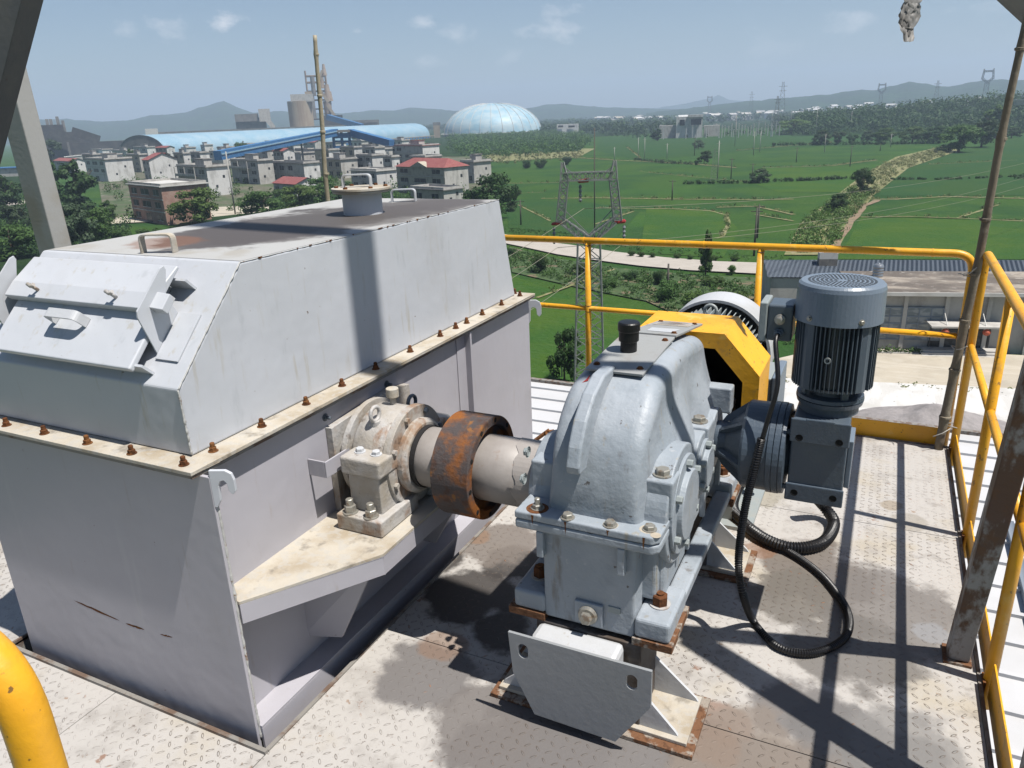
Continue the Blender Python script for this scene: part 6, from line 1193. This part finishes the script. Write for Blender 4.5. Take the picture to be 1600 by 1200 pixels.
for (x0, x1, y, D_) in ((1446, 1468, 188, 800), (1512, 1540, 184, 760), (1490, 1502, 189, 780), (1585, 1605, 155, 640)):
    t = pth('farm_shed', x0, D_, {1446: 'flat white shed behind the field trees', 1512: 'white roofed shed beside the pale feathery tree', 1490: 'small pale shed between two white ones', 1585: 'pale grey house on the rise at the right edge'}[x0], 'shed'); pbox(x0, x1, y+2, None if x0 < 1570 else 164, D_, 'concrete_wall', 'wall', t, 9); pbox(x0-1, x1+1, y, y+2, D_-1, 'roof_white', 'roof', t, 11)
hm = []
for m in ('roof_white', 'plaster_white', 'concrete_wall', 'facade_tan', 'facade_grey'):
    b = MB(); b.box((-6, -5, 0), (6, 5, 9)); b.prism([(-6.5, -5.5, 9), (6.5, -5.5, 9), (6.5, 0, 11.5)], (0, .1, 0)); b.prism([(-6.5, -5.5, 9.01), (-6.5, 5.5, 9.01), (-6.5, 0, 11.5)], (13, 0, 0)); o = b.build('town_house', m); hm.append(o)
first = list(hm)
for i in range(230):
    D_ = rnd.uniform(1700, 3000); x = rnd.uniform(930, 1600) if i % 4 else rnd.uniform(1250, 1520); p = atD(x, 190, D_); sc = rnd.uniform(.7, 1.5)
    o = first[i] if i < len(first) else hm[i % len(hm)].copy()
    if i >= len(first): COL.objects.link(o)
    lift = 0 if x < 1250 else (D_-1700)/1300*22
    o.location = (p.x, p.y, G+lift*rnd.random()); o.rotation_euler = (0, 0, rnd.uniform(0, 3)); o.scale = (sc*1.2, sc, sc); tag(o, 'tiny pale house in the hazy distant town', 'house', 'houses of the distant town')
# ------------------------------------------------------------ poles and pylons
def pole(x, yt_, yb_, dark=False, label=None, group='utility poles across the fields', r=.16, arm=True, two=False):
    p = PZ(x, yb_, G); h = PR(x, yt_, math.hypot(p.x, p.y)).z-G; t = thing('utility_pole', p, label or ('dark thin utility pole standing in the green fields' if dark else 'pale concrete utility pole standing in the green fields'), 'utility pole', None if label else group)
    b = MB(); b.tube([p, p+Vector((0, 0, h))], [r*1.15, r*.75], 8); b.build('mast', 'pole_dark' if dark else 'pole_concrete', t)
    if arm: b = MB(); z = Vector((0, 0, h*.93)); b.bar(p+z-Vector((.9, .2, 0)), p+z+Vector((.9, .2, 0)), .12); b.build('cross_arm', 'pole_dark' if dark else 'pole_concrete', t)
    return p, h
for x, a, c, l_ in [(1042, 224, 250, 'pale concrete pole between the close pair and the lone round tree'), (1121, 220, 280, 'tall pale pole beside the dim lattice tower in mid field'), (1177, 205, 243, 'left pole of the tall pair in the fields right of the lone tree'), (1187, 205, 238, 'right pole of the tall pair in the fields right of the lone tree'),
      (1148, 178, 229, 'tall pale pole rising in front of the substation posts'), (1274, 165, 212, 'tall pole left of the light green tree behind the bank row'), (1288, 209, 238, 'pale pole in front of the leftmost dark bank tree'), (1328, 174, 209, 'tall pole behind the small dark third tree of the bank row'),
      (1424, 176, 197, 'pale pole standing against the dark wood above the broad bank tree'), (1391, 209, 230, 'slightly pale pole right of the spreading tree in the bank row'), (997, 215, 250, 'left one of two close pale poles at the far side of the field'), (1007, 215, 250, 'right one of two close pale poles at the far side of the field'),
      (960, 230, 252, 'pale pole nearest the right horn of the lattice tower head'), (1205, 175, 205, 'pale pole at the right end of the substation posts'), (1235, 172, 200, 'pale pole behind the light green bamboo clump'), (1320, 176, 192, 'short pale pole left of the tall one behind the bank row')]: pole(x, a, c, label=l_)
for x, a, c, l_ in [(1085, 214, 243, 'thin dark pole just left of the grey green tree behind the lone round tree'), (1050, 281, 313, 'dark pole on the long pale field bank right of the lattice tower'), (1142, 247, 280, 'dark pole left of the lone greyish tree, farther of two'), (1175, 255, 282, 'dark pole touching the lone greyish tree at the hedge end'),
      (1328, 227, 260, 'dark pole below the bank row left of the weedy strip'), (1375, 224, 236, 'short leaning dark pole at the top of the weedy strip'), (1244, 230, 254, 'dark pole alone on the flat field below the bamboo clump'), (814, 312, 352, 'dark pole in the field just right of the big tree by the hood'),
      (1178, 325, 400, 'nearer one of two tall dark poles above the second railing post'), (1183, 319, 372, 'farther one of two tall dark poles above the second railing post')]: pole(x, a, c, True, l_)
pole(929, 200, 378, True, 'tall dark pole rising behind the head of the lattice tower', r=.12, arm=False); pole(368, 236, 336, False, 'tall grey utility pole in front of the village houses', r=.2)
pole(1043, 412, 462, True, 'short dark post with a knob below the road', r=.16, arm=False); pole(878, 528, 590, False, 'thin grey post beside the dark tree under the lattice tower', r=.06, arm=False)
def lattice(x, yt_, yb_, label, head=True, th=.09, full=True, mname='lattice_steel', group=None, D=None):
    if D is None: p = PZ(x, yb_, G)
    else: p = PR(x, 200, D); p.z = G
    D_ = math.hypot(p.x, p.y); h = PR(x, yt_, D_).z-G; t = thing('transmission_tower', p, label, 'pylon', group)
    vx = Vector((p.y, -p.x, 0)).normalized(); vy = Vector((p.x, p.y, 0)).normalized()
    def Pt(a, d_, z): return p+vx*a+vy*d_+Vector((0, 0, z))
    def truss(b, A0, A1, w0, w1, n, dirx, diry, r):
        """square lattice member from A0 to A1"""
        for i in range(n):
            q0 = A0.lerp(A1, i/n); q1 = A0.lerp(A1, (i+1)/n); a0 = w0+(w1-w0)*i/n; a1 = w0+(w1-w0)*(i+1)/n
            C0 = [q0+dirx*sx*a0/2+diry*sy*a0/2 for sx, sy in ((-1, -1), (1, -1), (1, 1), (-1, 1))]; C1 = [q1+dirx*sx*a1/2+diry*sy*a1/2 for sx, sy in ((-1, -1), (1, -1), (1, 1), (-1, 1))]
            for k in range(4):
                b.bar(C0[k], C1[k], r*1.25); b.bar(C0[k], C1[(k+1) % 4], r*.7); b.bar(C0[(k+1) % 4], C1[k], r*.7)
                if i % 2 == 0: b.bar(C0[k], C0[(k+1) % 4], r*.7)
    r = th; up = Vector((0, 0, 1))
    if head:
        hw = h*.695                                     # waist
        b = MB(); truss(b, Pt(0, 0, 0), Pt(0, 0, hw), h*.128, h*.088, 9 if full else 5, vx, vy, r); b.build('body', mname, t)
        b = MB()
        for s in (-1, 1):
            truss(b, Pt(0, 0, hw), Pt(s*h*.108, 0, hw+h*.085), h*.04, h*.03, 4, up, vy, r*.8); truss(b, Pt(s*h*.112, 0, hw+h*.08), Pt(s*h*.094, 0, h*.93), h*.032, h*.03, 5, vx, vy, r*.8)
            truss(b, Pt(s*h*.094, 0, h*.93), Pt(s*h*.100, 0, h), h*.03, h*.008, 2, vx, vy, r*.8)
            b.bar(Pt(s*h*.100, 0, h*.985), Pt(s*h*.06, 0, h*.955), r)
            b.bar(Pt(0, 0, h*.72), Pt(s*h*.105, 0, h*.83), r*.8)
        b.build('window_arms', mname, t)
        b = MB(); truss(b, Pt(-h*.094, 0, h*.945), Pt(h*.094, 0, h*.945), h*.03, h*.03, 8, up, vy, r*.8); b.build('cross_beam', mname, t)
        if full:
            for a, z in ((-.02, .925), (-.125, .765), (.122, .765)):
                b = MB(); q = Pt(a*h, 0, z*h); b.lathe(q-vx*.45, vx+Vector((0, 0, .12)), [(0, .03), (.1, .12), (.8, .16), (.9, .03)], 8); b.build('insulator', 'insulator_red', t)
                b = MB(); q = Pt(a*h+(.3 if a > 0 else -.25), 0, z*h-1.5); b.lathe(q, (0, 0, 1), [(k*.16, .14 if k % 2 else .06) for k in range(9)], 10); b.build('insulator', 'insulator_grey', t)
    else:
        b = MB(); truss(b, Pt(0, 0, 0), Pt(0, 0, h), h*.22, h*.035, 10, vx, vy, r); b.build('body', mname, t)
        b = MB(); b.bar(Pt(-h*.10, 0, h*.9), Pt(h*.10, 0, h*.9), r*1.5); b.bar(Pt(-h*.08, 0, h*.8), Pt(h*.08, 0, h*.8), r*1.5); b.build('cross_arm', mname, t)
    return t, Pt, h
t, Pt, hT = lattice(921, 252, 632, 'grey lattice transmission tower with red insulators rising behind the railing')
lattice(1219, 128, 197, 'slender lattice tower beside the substation', head=False, th=.28)
lattice(1172, 143, 190, 'narrow antenna mast left of the slender lattice tower', head=False, th=.22)
lattice(1531, 108, 0, 'hazy pylon on the ridge at upper right', th=.7, full=False, D=1500); lattice(1371, 130, 0, 'small hazy pylon on the ridge near the middle of the hills', th=.7, full=False, D=1700)
lattice(1107, 150, 0, 'very small hazy pylon above the substation', th=.8, full=False, D=2300); lattice(1456, 126, 0, 'thin hazy mast between the two ridge pylons', head=False, th=.5, D=1600); lattice(1115, 232, 282, 'thin dim lattice tower standing in the middle of the fields', head=False, th=.05)
lattice(1212, 150, 0, 'thin hazy mast behind the slender lattice tower', head=False, th=.35, D=900)
def wire(a, c, sag, label, r=.018):
    P = []
    for k in range(25):
        s = k/24; q = Vector(a).lerp(Vector(c), s); q.z -= sag*4*s*(1-s); P.append(q)
    b = MB(); b.tube(P, r, 5); tag(b.build('power_line', 'wire_pale'), label, 'power line', 'power lines from the lattice tower')
for k, (a, z) in enumerate(((-.125, .75), (.122, .75), (-.02, .90))):
    s_ = Pt(a*hT, 0, z*hT-1.5)
    wire(s_, s_+Vector((-14, -46, -10)), 1.0, 'thin pale power line running down from the lattice tower toward the lower left')
    wire(s_, s_+Vector((70, 160, 2)), 4, 'thin pale power line running down from the lattice tower toward the lower left')
for o, l_ in zip([o for o in bpy.data.objects if o.name.startswith('power_line')], ('lowest line from the left arm of the lattice tower, dropping behind the hood', 'line from the left arm of the lattice tower over the far fields', 'line from the right arm of the lattice tower, dropping in front of its legs', 'line from the right arm of the lattice tower over the far fields', 'line from the cross beam of the lattice tower, dropping to the lower left', 'highest line from the cross beam of the lattice tower over the far fields')): o['label'] = l_
# ------------------------------------------------------------ low factory office at right
C = groundline(1362, 548); E2 = groundline(1700, 556); hF = PR(1500, 470, groundline(1500, 551).length).z-G; hF = 5.6; dF = 9.6
t = thing('factory_office', C, 'long low factory office with a stained flat roof and glazed front', 'building')
u = (E2-C); u.z = 0; W_ = u.length; u.normalize(); n_ = Vector((-u.y, u.x, 0)); Z_ = lambda z: Vector((0, 0, z))
W0 = -1.2
b = MB(); b.prism([C+u*W0, C+u*W_, C+u*W_+n_*dF, C+u*W0+n_*dF], Z_(hF)); b.build('wall', 'facade_tan' if 0 else 'concrete_wall', t)
b = MB(); b.prism([C+u*(W0-.6)-n_*.9+Z_(hF+.003), C+u*W_-n_*.9+Z_(hF+.003), C+u*W_+n_*dF+Z_(hF+.003), C+u*(W0-.6)+n_*dF+Z_(hF+.003)], Z_(.28)); b.build('roof', 'stained_roof', t)
b = MB(); b.bar(C+u*(W0-.6)-n_*.95+Z_(hF+.2), C+u*W_-n_*.95+Z_(hF+.2), .12, .34); b.build('roof_edge', 'roof_white', t)
def fp(k, z): return C+u*k+Z_(z)
k = W0+.3; i = 0
while k < W_-3:
    if not (4.6 < k < 10.4):
        q = fp(k, 1.25)-n_*.10; b = MB(); b.prism([q, q+u*3.1, q+u*3.1+Z_(3.1), q+Z_(3.1)], -n_*.04); w_ = b.build('window', 'blind_glass', t)
        b = MB()
        for j in range(4): b.bar(q+u*(j*3.1/3)-n_*.06, q+u*(j*3.1/3)-n_*.06+Z_(3.1), .09)
        for z in (0, 1.55, 2.25, 3.1): b.bar(q-n_*.06+Z_(z), q+u*3.1-n_*.06+Z_(z), .09)
        b.build('window_frame', 'cowl_paint', w_)
    b = MB(); b.box((-.18, -.2, 0), (.18, .1, hF-.01)); 
    b.v = [fp(k-.22, 0)+u*v.x+n_*(v.y-.05)+Z_(v.z) for v in b.v]; b.build('pilaster', 'concrete_wall', t); k += 3.55; i += 1
b = MB(); b.prism([fp(4.8, .5)-n_*.11, fp(10.0, .5)-n_*.11, fp(10.0, 3.0)-n_*.11, fp(4.8, 3.0)-n_*.11], -n_*.03); d_ = b.build('entrance', 'window_dark', t)
b = MB()
for j in range(5): b.bar(fp(4.9+j*1.25, .5)-n_*.17, fp(4.9+j*1.25, 3.0)-n_*.17, .10)
b.bar(fp(4.8, 2.2)-n_*.17, fp(10.0, 2.2)-n_*.17, .1); b.build('door_frame', 'pole_dark', d_)
b = MB(); b.prism([fp(4.3, 3.05)-n_*.12, fp(10.5, 3.05)-n_*.12, fp(10.5, 2.95)-n_*2.2, fp(4.3, 2.95)-n_*2.2], Z_(.16)); b.build('canopy', 'concrete_wall', t)
b = MB()
for j in range(2): b.bar(fp(5.7+j*3.2, 3.1)-n_*1.9, fp(5.7+j*3.2, 4.4)-n_*.2, .06)
b.build('canopy_stay', 'roof_white', t)
for j in range(3):
    b = MB(); b.prism([fp(3.9, 0)-n_*(.9+.4*(3-j)), fp(10.9, 0)-n_*(.9+.4*(3-j)), fp(10.9, 0)-n_*.1, fp(3.9, 0)-n_*.1], Z_(.16*(j+1)+.1)); b.build('step', 'concrete_wall', t)
for j, kk in enumerate((5.6, 9.0)):
    q = fp(kk, 2.55)-n_*1.9; b = MB(); b.lathe(q-Z_(.28), (0, 0, 1), [(0, .12), (.1, .28), (.28, .34), (.46, .28), (.56, .12), (.62, .1)], 14, sm=True); tag(b.build('lantern', 'lantern_red'), ('faded red lantern hanging left under the entrance canopy', 'faded red lantern hanging right under the entrance canopy')[j], 'lantern')
b = MB(); b.prism([fp(-4, 0)-n_*1.6, fp(3.7, 0)-n_*1.6, fp(3.7, 0)-n_*1.1, fp(-4, 0)-n_*1.1], Z_(.35)); b.build('planter', 'concrete_wall', t)
cloudobj('planter_hedge', [fp(k_*.35-3.5, .25)-n_*1.3 for k_ in range(22)], 'leaf_mid', 'low green hedge in the planter along the factory office', 'hedge', (.4, .8), n=36, s=.13)
# blue grey sheet roof of the hall behind, with its eaves
Hb = C+n_*(dF+.4); t = thing('factory_hall', Hb, 'low hall with a blue grey ribbed sheet roof behind the office', 'building'); x_ = -8.6
b = MB(); b.prism([Hb+u*x_, Hb+u*W_, Hb+u*W_+n_*10, Hb+u*x_+n_*10], Z_(hF-.6)); b.build('wall', 'concrete_wall', t)
rdg = .9; b = MB(); q0, q1 = Hb+u*(x_-.4)-n_*.2+Z_(hF-.5), Hb+u*W_-n_*.2+Z_(hF-.5); NC = 260
vs = []
for k in range(NC*2+1):
    s = k/(NC*2); z = .09 if k % 2 else 0; vs += [q0.lerp(q1, s)+Z_(z), q0.lerp(q1, s)+n_*5.0+Z_(rdg+z), q0.lerp(q1, s)+n_*10.2+Z_(z)]
b.add(vs, [(3*k+j, 3*k+3+j, 3*k+4+j, 3*k+1+j) for k in range(NC*2) for j in (0, 1)]); b.build('roof', 'blue_grey_roof', t)
# white box on the roof, water tank
p = PZ(1294, 405, G+hF+.9); b = MB(); q = p-u*.9; v_ = [q, q+u*1.9, q+u*1.9+n_*1.3, q+n_*1.3]; b.prism(v_, Z_(.62)); t = thing('roof_cabinet', p, 'small white cabinet standing at the corner of the blue grey roof', 'cabinet'); b.build('box', 'roof_white', t)
b = MB(); b.prism([z_+Z_(.621)-u*.08 for z_ in v_], Z_(.1)); b.build('lid', 'roof_white', t); b = MB(); b.prism([z_-Z_(.9) for z_ in v_], Z_(.899)); b.build('stand', 'plant_grey', t)
p = PZ(1371, 432, G+hF+.3); t = thing('water_tank', p, 'shiny ribbed steel water tank on the stained roof', 'water tank'); b = MB(); b.lathe(p, (0, 0, 1), [(0, .5)]+[(k*.14, .52 if k % 2 else .48) for k in range(1, 9)]+[(1.25, .4), (1.35, .12), (1.42, .1), (1.42, 0)], 24, sm=False); b.build('drum', 'steel_tank', t)
# ------------------------------------------------------------ air
b = MB(); b.box((-7900, -60, G-1.5), (6900, 8200, 330)); hz = b.build('haze', 'white_roof'); hz['kind'] = 'stuff'
hm_ = bpy.data.materials.new('haze'); hm_.use_nodes = True; tn = hm_.node_tree; tn.nodes.remove(tn.nodes['Principled BSDF']); pv = tn.nodes.new('ShaderNodeVolumePrincipled')
pv.inputs['Color'].default_value = (.62, .79, 1, 1); pv.inputs['Density'].default_value = .00025; pv.inputs['Anisotropy'].default_value = .1
tn.links.new(pv.outputs[0], tn.nodes['Material Output'].inputs['Volume']); hz.data.materials.clear(); hz.data.materials.append(hm_)
hz.display_type = 'WIRE'
